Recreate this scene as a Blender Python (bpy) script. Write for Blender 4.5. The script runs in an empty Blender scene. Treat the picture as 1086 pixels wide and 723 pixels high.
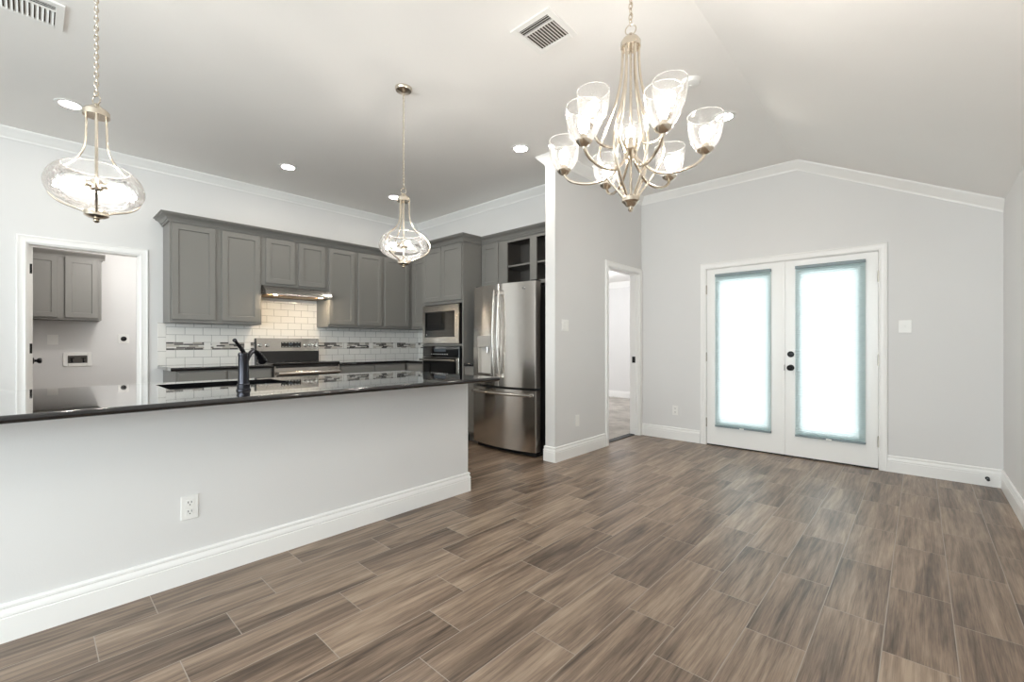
import bpy, bmesh, math, random
from mathutils import Vector, Matrix
random.seed(7)
C = bpy.context.scene.collection
SC = bpy.context.scene
PI = math.pi

# ------------------------------------------------------------------ camera, world, exposure
cam_d = bpy.data.cameras.new('camera')
cam = bpy.data.objects.new('camera', cam_d); C.objects.link(cam); SC.camera = cam
cam.location = (0, 0, 1.17)
cam.rotation_euler = (PI/2, 0, math.radians(42.68))
cam_d.sensor_fit = 'HORIZONTAL'; cam_d.sensor_width = 36.0
cam_d.lens = 36.0*469.0/1086.0
cam_d.shift_y = 3.3/1086.0
cam_d.clip_start = 0.02

SC.view_settings.view_transform = 'Standard'
SC.view_settings.look = 'None'
SC.view_settings.exposure = 0.42
SC.view_settings.gamma = 1.0
SC.view_settings.use_curve_mapping = False
cy = SC.cycles
cy.use_denoising = True
cy.max_bounces = 10; cy.diffuse_bounces = 6; cy.glossy_bounces = 5
cy.transmission_bounces = 6; cy.transparent_max_bounces = 24
cy.sample_clamp_indirect = 4.0
cy.caustics_reflective = False; cy.caustics_refractive = False
cy.use_light_tree = True

SKY = 3.1            # daylight outside
BULB = 115.0          # fixture bulbs
CAN = 125.0           # recessed lights
w = bpy.data.worlds.new('daylight'); SC.world = w; w.use_nodes = True
bg = w.node_tree.nodes['Background']
bg.inputs['Color'].default_value = (0.96, 0.98, 1.0, 1); bg.inputs['Strength'].default_value = SKY

def daylight(name, loc, rot, sx, sy, power, col=(0.93, 0.96, 1.0)):  # area lamp added as fill, tinted like daylight
    l = bpy.data.lights.new(name, 'AREA'); l.shape = 'RECTANGLE'; l.size = sx; l.size_y = sy
    l.energy = power; l.color = col
    o = bpy.data.objects.new(name, l); C.objects.link(o); o.location = loc; o.rotation_euler = rot
    return o
# fill lamps added outside the unseen windows behind the camera
daylight('rear_fill', (-2.3, -4.35, 1.5), (PI/2, 0, 0), 1.4, 1.9, 92)
daylight('rear_fill', (-0.6, -4.35, 1.5), (PI/2, 0, 0), 1.4, 1.9, 92)
daylight('side_fill', (0.85, -2.2, 1.25), (PI/2, 0, PI/2), 2.2, 1.5, 60)  # added to brighten the island half wall
# ceiling lamps of the rooms behind the doorways
def ceiling_lamp(name, loc, power, r, col=(1, 0.95, 0.88)):
    l = bpy.data.lights.new(name, 'POINT'); l.energy = power; l.shadow_soft_size = r; l.color = col
    o = bpy.data.objects.new(name, l); C.objects.link(o); o.location = loc
ceiling_lamp('laundry_ceiling_lamp', (-6.25, 0.85, 2.45), 21, 0.025, (1, 0.98, 0.95))
ceiling_lamp('bedroom_ceiling_lamp', (-4.6, 6.9, 2.2), 42, 0.12, (0.95, 0.97, 1.0))

# ------------------------------------------------------------------ materials
def lin(c):
    return tuple(((v/255.0)/12.92 if v/255.0 <= 0.04045 else ((v/255.0+0.055)/1.055)**2.4) for v in c) + (1.0,)

class NT:
    def __init__(s, name):
        s.m = bpy.data.materials.new(name); s.m.use_nodes = True
        s.t = s.m.node_tree; s.b = s.t.nodes['Principled BSDF']; s.out = s.t.nodes['Material Output']
    def n(s, typ, **kw):
        o = s.t.nodes.new(typ)
        for k, v in kw.items(): setattr(o, k, v)
        return o
    def l(s, a, b): s.t.links.new(a, b)
    def setp(s, **kw):
        for k, v in kw.items():
            s.b.inputs[k.replace('_', ' ')].default_value = v
    def math(s, op, a, b=None):
        o = s.n('ShaderNodeMath', operation=op)
        for i, v in enumerate((a, b)):
            if v is None: continue
            if isinstance(v, (int, float)): o.inputs[i].default_value = v
            else: s.l(v, o.inputs[i])
        return o.outputs[0]
    def noise(s, scale, detail=3, vec=None, rough=0.5, dist=0.0):
        o = s.n('ShaderNodeTexNoise'); o.inputs['Scale'].default_value = scale
        o.inputs['Detail'].default_value = detail; o.inputs['Roughness'].default_value = rough
        o.inputs['Distortion'].default_value = dist
        s.l(vec if vec is not None else s.obj(), o.inputs['Vector'])
        return o
    def obj(s):
        if not hasattr(s, '_tc'): s._tc = s.n('ShaderNodeTexCoord')
        return s._tc.outputs['Object']
    def mapping(s, scale=(1, 1, 1), loc=(0, 0, 0), rot=(0, 0, 0), vec=None):
        o = s.n('ShaderNodeMapping'); o.inputs['Scale'].default_value = scale
        o.inputs['Location'].default_value = loc; o.inputs['Rotation'].default_value = rot
        s.l(vec if vec is not None else s.obj(), o.inputs['Vector']); return o.outputs[0]
    def ramp(s, fac, stops, interp='LINEAR'):
        o = s.n('ShaderNodeValToRGB'); o.color_ramp.interpolation = interp
        e = o.color_ramp.elements
        while len(e) < len(stops): e.new(0.5)
        for i, (p, c) in enumerate(stops): e[i].position = p; e[i].color = c
        s.l(fac, o.inputs[0]); return o.outputs[0]
    def mix(s, fac, a, b, blend='MIX'):
        o = s.n('ShaderNodeMix', data_type='RGBA', blend_type=blend)
        for i, v in ((0, fac), (6, a), (7, b)):
            if isinstance(v, (int, float)): o.inputs[i].default_value = v
            elif isinstance(v, tuple): o.inputs[i].default_value = v
            else: s.l(v, o.inputs[i])
        return o.outputs[2]
    def bump(s, height, strength=0.2, dist=0.01):
        o = s.n('ShaderNodeBump'); o.inputs['Strength'].default_value = strength
        o.inputs['Distance'].default_value = dist; s.l(height, o.inputs['Height'])
        s.l(o.outputs[0], s.b.inputs['Normal']); return o

def paint(name, rgb, rough=0.55, bump=0.15, scale=140, var=0.02, spec=0.4):
    t = NT(name); t.setp(Roughness=rough); t.b.inputs['Specular IOR Level'].default_value = spec
    c = lin(rgb); d = tuple(v*(1-var*2) for v in c[:3]) + (1,)
    nz = t.noise(1.7, 2)
    t.l(t.mix(nz.outputs['Fac'], c, d), t.b.inputs['Base Color'])
    if bump: t.bump(t.noise(scale, 3).outputs['Fac'], bump, 0.002)
    return t.m
def plain(name, rgb, rough=0.4, metal=0.0, spec=0.5, bump=0, scale=60):
    t = NT(name); c = lin(rgb); t.setp(Roughness=rough, Metallic=metal)
    t.b.inputs['Specular IOR Level'].default_value = spec
    nz = t.noise(9, 2)
    t.l(t.mix(nz.outputs['Fac'], c, tuple(v*0.95 for v in c[:3])+(1,)), t.b.inputs['Base Color'])
    if bump: t.bump(t.noise(scale, 2).outputs['Fac'], bump, 0.002)
    return t.m
def emit(name, rgb, strength, base=0.9):
    t = NT(name); t.setp(Roughness=0.4)
    t.b.inputs['Base Color'].default_value = (base, base, base, 1)
    t.b.inputs['Emission Color'].default_value = rgb + (1,)
    t.b.inputs['Emission Strength'].default_value = strength
    return t.m

M = {}
M['wall'] = paint('wall_paint', (224, 223, 222))
M['ceiling'] = paint('ceiling_paint', (243, 241, 238), 0.7, 0.2, 90)
M['trim'] = paint('trim_paint', (243, 242, 240), 0.3, 0.03, 60, 0.01)
M['cab'] = paint('cabinet_grey_paint', (127, 125, 121), 0.42, 0.06, 50, 0.03)
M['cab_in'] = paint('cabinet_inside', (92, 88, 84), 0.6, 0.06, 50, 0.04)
M['plastic'] = plain('white_plastic', (240, 239, 236), 0.35)
M['dark'] = plain('dark_gap', (22, 21, 21), 0.6)
M['black'] = plain('black_metal', (24, 23, 24), 0.35, 0.6)
M['blackgloss'] = plain('black_glass', (10, 10, 11), 0.06, 0, 0.6)
M['blackplastic'] = plain('black_plastic', (28, 28, 29), 0.4)
M['silver'] = plain('silver_plastic', (176, 172, 167), 0.3, 0.2)
M['recess'] = plain('pale_grey_plastic', (205, 200, 193), 0.35)
M['tan'] = plain('brass_mesh', (150, 120, 80), 0.4, 0.7)
M['chrome'] = plain('chrome', (210, 208, 205), 0.12, 1.0)
M['hinge'] = plain('hinge_metal', (176, 170, 160), 0.35, 0.9)
M['vent_shade'] = plain('vent_shadow', (84, 77, 70), 0.8)  # dark colour standing in for shade behind the vent slats
M['bronze'] = plain('oil_rubbed_bronze', (50, 50, 55), 0.24, 0.85)
M['bulb'] = emit('lit_bulb', (1.0, 0.945, 0.87), BULB)
M['pendant_bulb'] = emit('lit_pendant_bulb', (1.0, 0.945, 0.87), BULB*2.4)
M['canlens'] = emit('lit_lens', (1.0, 0.93, 0.83), CAN)
M['hoodlamp'] = emit('hood_lamp_lens', (1.0, 0.80, 0.55), 260)
M['screen'] = emit('lit_display', (0.5, 0.75, 1.0), 0.03, 0.02)

def nickel():
    t = NT('brushed_nickel'); t.setp(Roughness=0.24, Metallic=1.0)
    t.l(t.mix(t.noise(30, 2).outputs['Fac'], lin((226, 216, 200)), lin((208, 197, 182))), t.b.inputs['Base Color'])
    return t.m
M['nickel'] = nickel()

def steel(name, rgb=(196, 192, 187), rough=0.24, wob=0.0):
    t = NT(name); t.setp(Metallic=1.0); t.b.inputs['Anisotropic'].default_value = 0.75
    g = t.noise(18, 2, t.mapping((0.4, 0.4, 60)))
    t.l(t.mix(g.outputs['Fac'], lin(rgb), tuple(v*0.9 for v in lin(rgb)[:3])+(1,)), t.b.inputs['Base Color'])
    t.l(t.math('ADD', t.math('MULTIPLY', g.outputs['Fac'], 0.1), rough-0.05), t.b.inputs['Roughness'])
    ge = t.n('ShaderNodeNewGeometry'); cr = t.n('ShaderNodeVectorMath', operation='CROSS_PRODUCT')
    t.l(ge.outputs['True Normal'], cr.inputs[0]); cr.inputs[1].default_value = (0, 0.001, 1)
    t.l(cr.outputs[0], t.b.inputs['Tangent']); t.b.inputs['Anisotropic Rotation'].default_value = 0.25
    if wob:
        t.bump(t.noise(3.0, 1).outputs['Fac'], wob, 0.02)
    return t.m
M['steel'] = steel('stainless_steel')
M['fridge_steel'] = steel('fridge_stainless', (222, 218, 213), 0.17, 0.12)

def granite():
    t = NT('black_granite'); t.setp(Roughness=0.05, IOR=1.4)
    t.b.inputs['Coat Weight'].default_value = 1.0; t.b.inputs['Coat Roughness'].default_value = 0.02; t.b.inputs['Coat IOR'].default_value = 1.5
    v = t.n('ShaderNodeTexVoronoi'); v.inputs['Scale'].default_value = 260; t.l(t.obj(), v.inputs['Vector'])
    sp = t.ramp(v.outputs['Distance'], [(0.0, lin((120, 122, 128))), (0.16, lin((40, 41, 44))), (0.3, lin((16, 16, 18)))])
    nz = t.noise(120, 3)
    t.l(t.mix(t.ramp(nz.outputs['Fac'], [(0.45, (0, 0, 0, 1)), (0.6, (1, 1, 1, 1))]), lin((18, 18, 20)), sp), t.b.inputs['Base Color'])
    return t.m
M['granite'] = granite()

def floor_mat():
    t = NT('wood_look_plank_tile')
    W, L = 0.2115, 0.61
    sx = t.n('ShaderNodeSeparateXYZ'); t.l(t.obj(), sx.inputs[0])
    u = t.math('DIVIDE', t.math('ADD', sx.outputs[0], 2.645), W)
    row = t.math('FLOOR', u); fu = t.math('SUBTRACT', u, row)
    v = t.math('DIVIDE', t.math('ADD', t.math('SUBTRACT', sx.outputs[1], 0.37), t.math('MULTIPLY', row, L/3)), L)
    col = t.math('FLOOR', v); fv = t.math('SUBTRACT', v, col)
    # grout: distance to the nearest plank edge in metres
    du = t.math('MULTIPLY', t.math('MINIMUM', fu, t.math('SUBTRACT', 1.0, fu)), W)
    dv = t.math('MULTIPLY', t.math('MINIMUM', fv, t.math('SUBTRACT', 1.0, fv)), L)
    d = t.math('MINIMUM', du, dv)
    grout = t.math('LESS_THAN', d, 0.0017)
    cid = t.n('ShaderNodeCombineXYZ'); t.l(row, cid.inputs[0]); t.l(col, cid.inputs[1])
    wn = t.n('ShaderNodeTexWhiteNoise', noise_dimensions='3D'); t.l(cid.outputs[0], wn.inputs['Vector'])
    # plank-local coordinates with a random shift per plank
    cv = t.n('ShaderNodeCombineXYZ')
    t.l(t.math('ADD', sx.outputs[0], t.math('MULTIPLY', wn.outputs['Value'], 31.0)), cv.inputs[0])
    t.l(t.math('ADD', sx.outputs[1], t.math('MULTIPLY', wn.outputs['Value'], 57.0)), cv.inputs[1])
    t.l(t.math('MULTIPLY', wn.outputs['Value'], 13.0), cv.inputs[2])
    P = cv.outputs[0]
    broad = t.noise(1.0, 3, t.mapping((8, 0.95, 1), vec=P), 0.6, 1.0)
    grain = t.noise(1.0, 5, t.mapping((52, 2.4, 1), vec=P), 0.7, 0.5)
    fine = t.noise(1.0, 3, t.mapping((230, 7, 1), vec=P), 0.6, 0.2)
    wave = t.n('ShaderNodeTexWave', wave_type='BANDS', bands_direction='X')
    wave.inputs['Scale'].default_value = 3.6; wave.inputs['Distortion'].default_value = 7.0
    wave.inputs['Detail'].default_value = 2.0; wave.inputs['Detail Scale'].default_value = 0.9
    t.l(t.mapping((2.6, 0.55, 1), vec=P), wave.inputs['Vector'])
    f = t.math('ADD', t.math('MULTIPLY', broad.outputs['Fac'], 0.47), t.math('MULTIPLY', grain.outputs['Fac'], 0.31))
    f = t.math('ADD', f, t.math('MULTIPLY', fine.outputs['Fac'], 0.22))
    f = t.math('ADD', f, t.math('MULTIPLY', t.math('SUBTRACT', wave.outputs['Fac'], 0.5), 0.035))
    f = t.math('ADD', f, t.math('MULTIPLY', t.math('SUBTRACT', wn.outputs['Value'], 0.5), 0.07))
    c = t.ramp(f, [(0.37, lin((74, 60, 49))), (0.45, lin((109, 92, 78))), (0.53, lin((139, 119, 102))), (0.64, lin((170, 150, 130)))])
    c = t.mix(grout, c, lin((160, 148, 136)))
    t.l(c, t.b.inputs['Base Color'])
    t.l(t.math('ADD', t.math('MULTIPLY', grain.outputs['Fac'], 0.16), 0.27), t.b.inputs['Roughness'])
    h = t.math('ADD', t.math('MULTIPLY', t.math('MINIMUM', d, 0.004), 120), t.math('MULTIPLY', grain.outputs['Fac'], 0.2))
    t.bump(h, 0.35, 0.002)
    return t.m
M['floor'] = floor_mat()

def carpet():
    t = NT('bedroom_carpet'); t.setp(Roughness=0.95)
    nz = t.noise(3.0, 6, None, 0.7)
    t.l(t.ramp(nz.outputs['Fac'], [(0.35, lin((160, 154, 147))), (0.65, lin((200, 194, 186)))]), t.b.inputs['Base Color'])
    t.bump(t.noise(350, 2).outputs['Fac'], 0.5, 0.01)
    return t.m
M['carpet'] = carpet()

def tile(name, w_, h_, axis_u, z0, off=0.5, u0=0.0, face=(236, 233, 228), joint=(150, 146, 141)):
    t = NT(name); t.setp(Roughness=0.14)
    sx = t.n('ShaderNodeSeparateXYZ'); t.l(t.obj(), sx.inputs[0])
    rowf = t.math('DIVIDE', t.math('SUBTRACT', sx.outputs[2], z0), h_)
    row = t.math('FLOOR', rowf); fv = t.math('SUBTRACT', rowf, row)
    uu = t.math('ADD', t.math('DIVIDE', t.math('SUBTRACT', sx.outputs[axis_u], u0), w_), t.math('MULTIPLY', row, off))
    col = t.math('FLOOR', uu); fu = t.math('SUBTRACT', uu, col)
    d = t.math('MINIMUM', t.math('MULTIPLY', t.math('MINIMUM', fu, t.math('SUBTRACT', 1.0, fu)), w_),
               t.math('MULTIPLY', t.math('MINIMUM', fv, t.math('SUBTRACT', 1.0, fv)), h_))
    g = t.math('LESS_THAN', d, 0.0018)
    t.l(t.mix(g, lin(face), lin(joint)), t.b.inputs['Base Color'])
    t.bump(t.math('MULTIPLY', t.math('MINIMUM', d, 0.005), 200), 0.5, 0.002)
    return t.m
M['tile_left'] = tile('white_subway_tile', 0.163, 0.0815, 1, 0.945, u0=0.955)
M['tile_back'] = tile('white_subway_tile_short_wall', 0.163, 0.0815, 0, 0.945, u0=-5.85)
M['tile_edge'] = tile('white_edge_tile', 0.30, 0.149, 1, 0.945, 0.0, u0=0.80)

def mosaic(name, axis_u):
    t = NT(name); t.setp(Roughness=0.12)
    sx = t.n('ShaderNodeSeparateXYZ'); t.l(t.obj(), sx.inputs[0])
    rowf = t.math('DIVIDE', t.math('SUBTRACT', sx.outputs[2], 1.109), 0.0163)
    row = t.math('FLOOR', rowf); fv = t.math('SUBTRACT', rowf, row)
    wr = t.n('ShaderNodeTexWhiteNoise', noise_dimensions='1D'); t.l(row, wr.inputs['W'])
    uu = t.math('ADD', t.math('DIVIDE', sx.outputs[axis_u], 0.085), t.math('MULTIPLY', wr.outputs['Value'], 5.0))
    col = t.math('FLOOR', uu); fu = t.math('SUBTRACT', uu, col)
    cid = t.n('ShaderNodeCombineXYZ'); t.l(row, cid.inputs[0]); t.l(col, cid.inputs[1])
    wn = t.n('ShaderNodeTexWhiteNoise', noise_dimensions='2D'); t.l(cid.outputs[0], wn.inputs['Vector'])
    d = t.math('MINIMUM', t.math('MULTIPLY', t.math('MINIMUM', fu, t.math('SUBTRACT', 1.0, fu)), 0.085),
               t.math('MULTIPLY', t.math('MINIMUM', fv, t.math('SUBTRACT', 1.0, fv)), 0.0163))
    c = t.ramp(wn.outputs['Value'], [(0.0, lin((58, 55, 54))), (0.2, lin((112, 106, 102))), (0.38, lin((178, 170, 160))),
                                     (0.55, lin((226, 222, 216))), (0.75, lin((200, 192, 182))), (0.88, lin((84, 80, 80)))], 'CONSTANT')
    t.l(t.mix(t.math('LESS_THAN', d, 0.001), c, lin((198, 194, 188))), t.b.inputs['Base Color'])
    return t.m
M['mosaic_left'] = mosaic('grey_strip_mosaic', 1)
M['mosaic_back'] = mosaic('grey_strip_mosaic_short_wall', 0)

def clear_glass(name, tint=(1, 1, 1, 1), seed=False, gloss=0.9, base=0.001):
    t = NT(name); nt = t.t; nt.nodes.remove(t.b)
    tr = t.n('ShaderNodeBsdfTransparent'); tr.inputs[0].default_value = tint
    gl = t.n('ShaderNodeBsdfGlossy'); gl.inputs['Roughness'].default_value = 0.04
    gl.inputs['Color'].default_value = (gloss, gloss, gloss, 1)
    lw = t.n('ShaderNodeLayerWeight'); lw.inputs['Blend'].default_value = 0.28 if seed else 0.12
    mx = t.n('ShaderNodeMixShader'); t.l(tr.outputs[0], mx.inputs[1]); t.l(gl.outputs[0], mx.inputs[2])
    fac = lw.outputs['Fresnel']
    if seed:
        vo = t.n('ShaderNodeTexVoronoi', feature='DISTANCE_TO_EDGE'); vo.inputs['Scale'].default_value = 72
        t.l(t.obj(), vo.inputs['Vector'])
        cell = t.ramp(vo.outputs['Distance'], [(0.0, (1, 1, 1, 1)), (0.13, (0, 0, 0, 1))])
        bp = t.n('ShaderNodeBump'); bp.inputs['Strength'].default_value = 0.5; bp.inputs['Distance'].default_value = 0.004
        t.l(vo.outputs['Distance'], bp.inputs['Height']); t.l(bp.outputs[0], gl.inputs['Normal'])
        tl = t.n('ShaderNodeBsdfTranslucent'); tl.inputs[0].default_value = (0.95, 0.93, 0.9, 1)
        df = t.n('ShaderNodeBsdfDiffuse'); df.inputs[0].default_value = (0.95, 0.93, 0.9, 1)
        ad = t.n('ShaderNodeMixShader'); ad.inputs[0].default_value = 0.5
        t.l(tl.outputs[0], ad.inputs[1]); t.l(df.outputs[0], ad.inputs[2])
        m2 = t.n('ShaderNodeMixShader')
        t.l(t.math('ADD', t.math('MULTIPLY', cell, 0.05), base), m2.inputs[0])
        t.l(fac, mx.inputs[0])
        t.l(mx.outputs[0], m2.inputs[1]); t.l(ad.outputs[0], m2.inputs[2]); t.l(m2.outputs[0], t.out.inputs[0])
    else:
        t.l(fac, mx.inputs[0]); t.l(mx.outputs[0], t.out.inputs[0])
    return t.m
M['seeded'] = clear_glass('seeded_glass', seed=True)
M['glass_edge'] = clear_glass('thick_glass_edge', seed=True, base=0.12)
M['pane'] = clear_glass('window_glass', (0.93, 0.97, 0.97, 1))

def shade_fabric():
    t = NT('pleated_shade_fabric'); t.t.nodes.remove(t.b)
    df = t.n('ShaderNodeBsdfDiffuse'); df.inputs[0].default_value = lin((176, 204, 208))
    tl = t.n('ShaderNodeBsdfTranslucent'); tl.inputs[0].default_value = (0.86, 0.88, 0.88, 1)
    mx = t.n('ShaderNodeMixShader'); mx.inputs[0].default_value = 0.52
    nz = t.noise(40, 2); t.l(t.math('ADD', t.math('MULTIPLY', nz.outputs['Fac'], 0.06), 0.5), mx.inputs[0])
    t.l(df.outputs[0], mx.inputs[1]); t.l(tl.outputs[0], mx.inputs[2]); t.l(mx.outputs[0], t.out.inputs[0])
    return t.m
M['shade'] = shade_fabric()
M['shade_rail'] = plain('shade_rail', (128, 142, 146), 0.45)

# ------------------------------------------------------------------ mesh builder
class MB:
    def __init__(s): s.bm = bmesh.new()
    def _add(s, verts, faces):
        vs = [s.bm.verts.new(v) for v in verts]
        fs = []
        for f in faces:
            try: fs.append(s.bm.faces.new([vs[i] for i in f]))
            except ValueError: pass
        return vs, fs
    def box(s, x0, x1, y0, y1, z0, z1, bevel=0.0, seg=1):
        b = bmesh.new()
        vs = [b.verts.new((x, y, z)) for z in (z0, z1) for y in (y0, y1) for x in (x0, x1)]
        for f in ((0, 2, 3, 1), (4, 5, 7, 6), (0, 1, 5, 4), (2, 6, 7, 3), (0, 4, 6, 2), (1, 3, 7, 5)):
            b.faces.new([vs[i] for i in f])
        if bevel: bmesh.ops.bevel(b, geom=b.edges[:], offset=bevel, segments=seg, affect='EDGES', profile=0.5)
        s.merge(b); return s
    def merge(s, b, mat=None):
        if mat is not None: bmesh.ops.transform(b, matrix=mat, verts=b.verts[:])
        me = bpy.data.meshes.new('tmp'); b.to_mesh(me); b.free(); s.bm.from_mesh(me); bpy.data.meshes.remove(me)
    def prism(s, poly, axis, a, b):
        """polygon in the two other axes, extruded along axis from a to b"""
        def P(p, t):
            return {'x': (t, p[0], p[1]), 'y': (p[0], t, p[1]), 'z': (p[0], p[1], t)}[axis]
        n = len(poly)
        s._add([P(p, a) for p in poly] + [P(p, b) for p in poly],
               [list(range(n)), list(range(n, 2*n))[::-1]] + [[i, (i+1) % n, n+(i+1) % n, n+i] for i in range(n)])
        return s
    def tube(s, pts, r, seg=8, closed=False, cap=True):
        pts = [Vector(p) for p in pts]; n = len(pts)
        rs = r if isinstance(r, (list, tuple)) else [r]*n
        rings = []; up = None
        for i, p in enumerate(pts):
            if closed: tdir = (pts[(i+1) % n]-pts[i-1])
            else: tdir = pts[min(i+1, n-1)]-pts[max(i-1, 0)]
            tdir.normalize()
            if up is None:
                up = Vector((0, 0, 1)) if abs(tdir.z) < 0.9 else Vector((1, 0, 0))
            a = up - tdir*up.dot(tdir); a.normalize(); up = a; b = tdir.cross(a)
            rings.append([s.bm.verts.new(p+(a*math.cos(2*PI*k/seg)+b*math.sin(2*PI*k/seg))*rs[i]) for k in range(seg)])
        for i in range(n if closed else n-1):
            A, B = rings[i], rings[(i+1) % n]
            for k in range(seg): s.bm.faces.new([A[k], A[(k+1) % seg], B[(k+1) % seg], B[k]])
        if cap and not closed:
            s.bm.faces.new(rings[0][::-1]); s.bm.faces.new(rings[-1])
        return s
    def cyl(s, p0, p1, r, seg=16): return s.tube([p0, p1], r, seg)
    def lathe(s, prof, seg=24, mat=None, close=True):
        """prof: list of (r, z); open ends with r>0 are capped when close"""
        b = bmesh.new(); rings = []
        for r, z in prof:
            if r < 1e-6: rings.append([b.verts.new((0, 0, z))])
            else: rings.append([b.verts.new((r*math.cos(2*PI*k/seg), r*math.sin(2*PI*k/seg), z)) for k in range(seg)])
        for A, B in zip(rings, rings[1:]):
            for k in range(seg):
                k2 = (k+1) % seg
                if len(A) == 1 and len(B) == 1: continue
                if len(A) == 1: b.faces.new([A[0], B[k2], B[k]])
                elif len(B) == 1: b.faces.new([A[k], A[k2], B[0]])
                else: b.faces.new([A[k], A[k2], B[k2], B[k]])
        if close:
            for R_ in (rings[0], rings[-1]):
                if len(R_) > 1: b.faces.new(R_)
        s.merge(b, mat); return s
    def build(s, name, mat, parent=None, smooth=True, fix=True):
        if fix: bmesh.ops.recalc_face_normals(s.bm, faces=s.bm.faces[:])
        me = bpy.data.meshes.new(name); s.bm.to_mesh(me); s.bm.free()
        if smooth:
            me.shade_smooth(); me.set_sharp_from_angle(angle=math.radians(35))
        me.materials.append(M[mat])
        o = bpy.data.objects.new(name, me); C.objects.link(o)
        if parent is not None: o.parent = parent
        return o

def flat_faces(o):
    """keep the large faces of a rounded slab truly flat in shading"""
    m = o.modifiers.new('weighted_normals', 'WEIGHTED_NORMAL'); m.weight = 100; m.keep_sharp = True
    return o
def tag(o, label, cat, group=None):
    o['label'] = label; o['category'] = cat
    if group: o['group'] = group
    return o
def thing(name, label, cat, loc=(0, 0, 0), rz=0.0, group=None, rot=None):
    o = bpy.data.objects.new(name, None); C.objects.link(o)
    o.location = loc; o.rotation_euler = rot if rot else (0, 0, rz); o.empty_display_size = 0.1
    return tag(o, label, cat, group)
def struct(o): o['kind'] = 'structure'; return o
def dup(root, loc, rot=None, label=None):
    r = root.copy(); C.objects.link(r); r.location = loc
    if rot is not None: r.rotation_euler = rot
    if label: r['label'] = label
    for ch in list(root.children):
        c = ch.copy(); C.objects.link(c); c.parent = r
        for g in list(ch.children):
            d = g.copy(); C.objects.link(d); d.parent = c
    return r
def catmull(pts, n=6):
    pts = [Vector(p) for p in pts]; out = []
    for i in range(len(pts)-1):
        p0 = pts[max(i-1, 0)]; p1 = pts[i]; p2 = pts[i+1]; p3 = pts[min(i+2, len(pts)-1)]
        for k in range(n):
            t = k/n
            out.append(0.5*((2*p1)+(p2-p0)*t+(2*p0-5*p1+4*p2-p3)*t*t+(3*p1-p0-3*p2+p3)*t**3))
    out.append(pts[-1]); return out
def sweep(mb, path, prof, end_caps=True):
    """prof points (outward to the right of the path, z) swept along a plan polyline with mitres"""
    n = len(path); rows = []
    nor = []
    for a, b in zip(path, path[1:]):
        d = Vector((b[0]-a[0], b[1]-a[1])).normalized(); nor.append(Vector((d.y, -d.x)))
    for i, p in enumerate(path):
        if i == 0: m = nor[0]
        elif i == n-1: m = nor[-1]
        else: m = (nor[i-1]+nor[i])/(1+nor[i-1].dot(nor[i]))
        rows.append([mb.bm.verts.new((p[0]+m.x*d, p[1]+m.y*d, z)) for d, z in prof])
    k = len(prof)
    for A, B in zip(rows, rows[1:]):
        for j in range(k):
            mb.bm.faces.new([A[j], A[(j+1) % k], B[(j+1) % k], B[j]])
    if end_caps: mb.bm.faces.new(rows[0]); mb.bm.faces.new(rows[-1][::-1])
    return mb

# ------------------------------------------------------------------ room shell
ZC = 3.05; XK = -5.85; YK = 4.15; YF = 5.345; XR = 0.50; XW = -2.65; XW2 = -2.77; RIDGE = -0.91; ZE = 2.335; YB = -4.2
f = MB(); f.box(XK-0.12, XR+0.12, YB-0.12, YF+0.15, -0.1, 0.0); f.box(-8.0, XK-0.12, -1.4, 1.9, -0.1, 0.0)
struct(f.build('floor', 'floor', smooth=False))
f = MB(); f.box(-8.2, XW2+0.02, YK+0.12, 8.85, -0.05, 0.006); struct(f.build('floor_carpet', 'carpet', smooth=False))
c = MB(); c.prism([(XK-0.12, ZC), (RIDGE, ZC), (XR+0.15, ZE-0.075), (XR+0.15, ZC+0.3), (XK-0.12, ZC+0.3)], 'y', YB-0.12, YF+0.15)
struct(c.build('ceiling', 'ceiling', smooth=False))
c = MB(); c.box(-8.0, XK-0.12, -1.4, 1.9, 2.62, 2.75); struct(c.build('ceiling_laundry', 'ceiling', smooth=False))
c = MB(); c.box(-8.2, XW2, YK+0.12, 8.85, 2.52, 2.65); struct(c.build('ceiling_bedroom', 'ceiling', smooth=False))

def wall(name, axis, c0, c1, a0, a1, z0, z1, holes=(), mat='wall'):
    """wall slab: axis 'x' = plane of constant x (runs along y); holes are (a0,a1,z0,z1)"""
    mb = MB()
    def bx(p, q, r, t):
        if q-p < 1e-6 or t-r < 1e-6: return
        if axis == 'x': mb.box(c0, c1, p, q, r, t)
        else: mb.box(p, q, c0, c1, r, t)
    cur = a0
    for (h0, h1, hz0, hz1) in sorted(holes):
        bx(cur, h0, z0, z1); bx(h0, h1, z0, hz0); bx(h0, h1, hz1, z1); cur = h1
    bx(cur, a1, z0, z1)
    return struct(mb.build(name, mat, smooth=False))
LD0, LD1, LDZ = -0.045, 0.753, 2.085      # laundry opening
BD0, BD1, BDZ = 4.50, 5.285, 2.08         # bedroom opening
FD0, FD1, FDZ = -1.845, -0.27, 2.05       # french door opening
wall('wall_left', 'x', XK-0.12, XK, YB, YK, 0, ZC, [(LD0, LD1, 0, LDZ)])
wall('wall_back', 'y', YF, YF+0.15, XW2, XR+0.12, 0, ZC, [(FD0, FD1, 0, FDZ)])
wall('wall_kitchen', 'y', YK, YK+0.12, XK-0.12, XW2, 0, ZC)
wall('wall_center', 'x', XW2, XW, 3.50, YF, 0, ZC, [(BD0, BD1, 0, BDZ)])
wall('wall_right', 'x', XR, XR+0.12, YB, YF, 0, ZC, [(-3.3, -1.1, 0.5, 2.05)])
wall('wall_front', 'y', YB-0.12, YB, XK-0.12, XR+0.12, 0, ZC, [(-3.0, -1.6, 0.55, 2.45), (-1.3, 0.1, 0.55, 2.45)])
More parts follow.
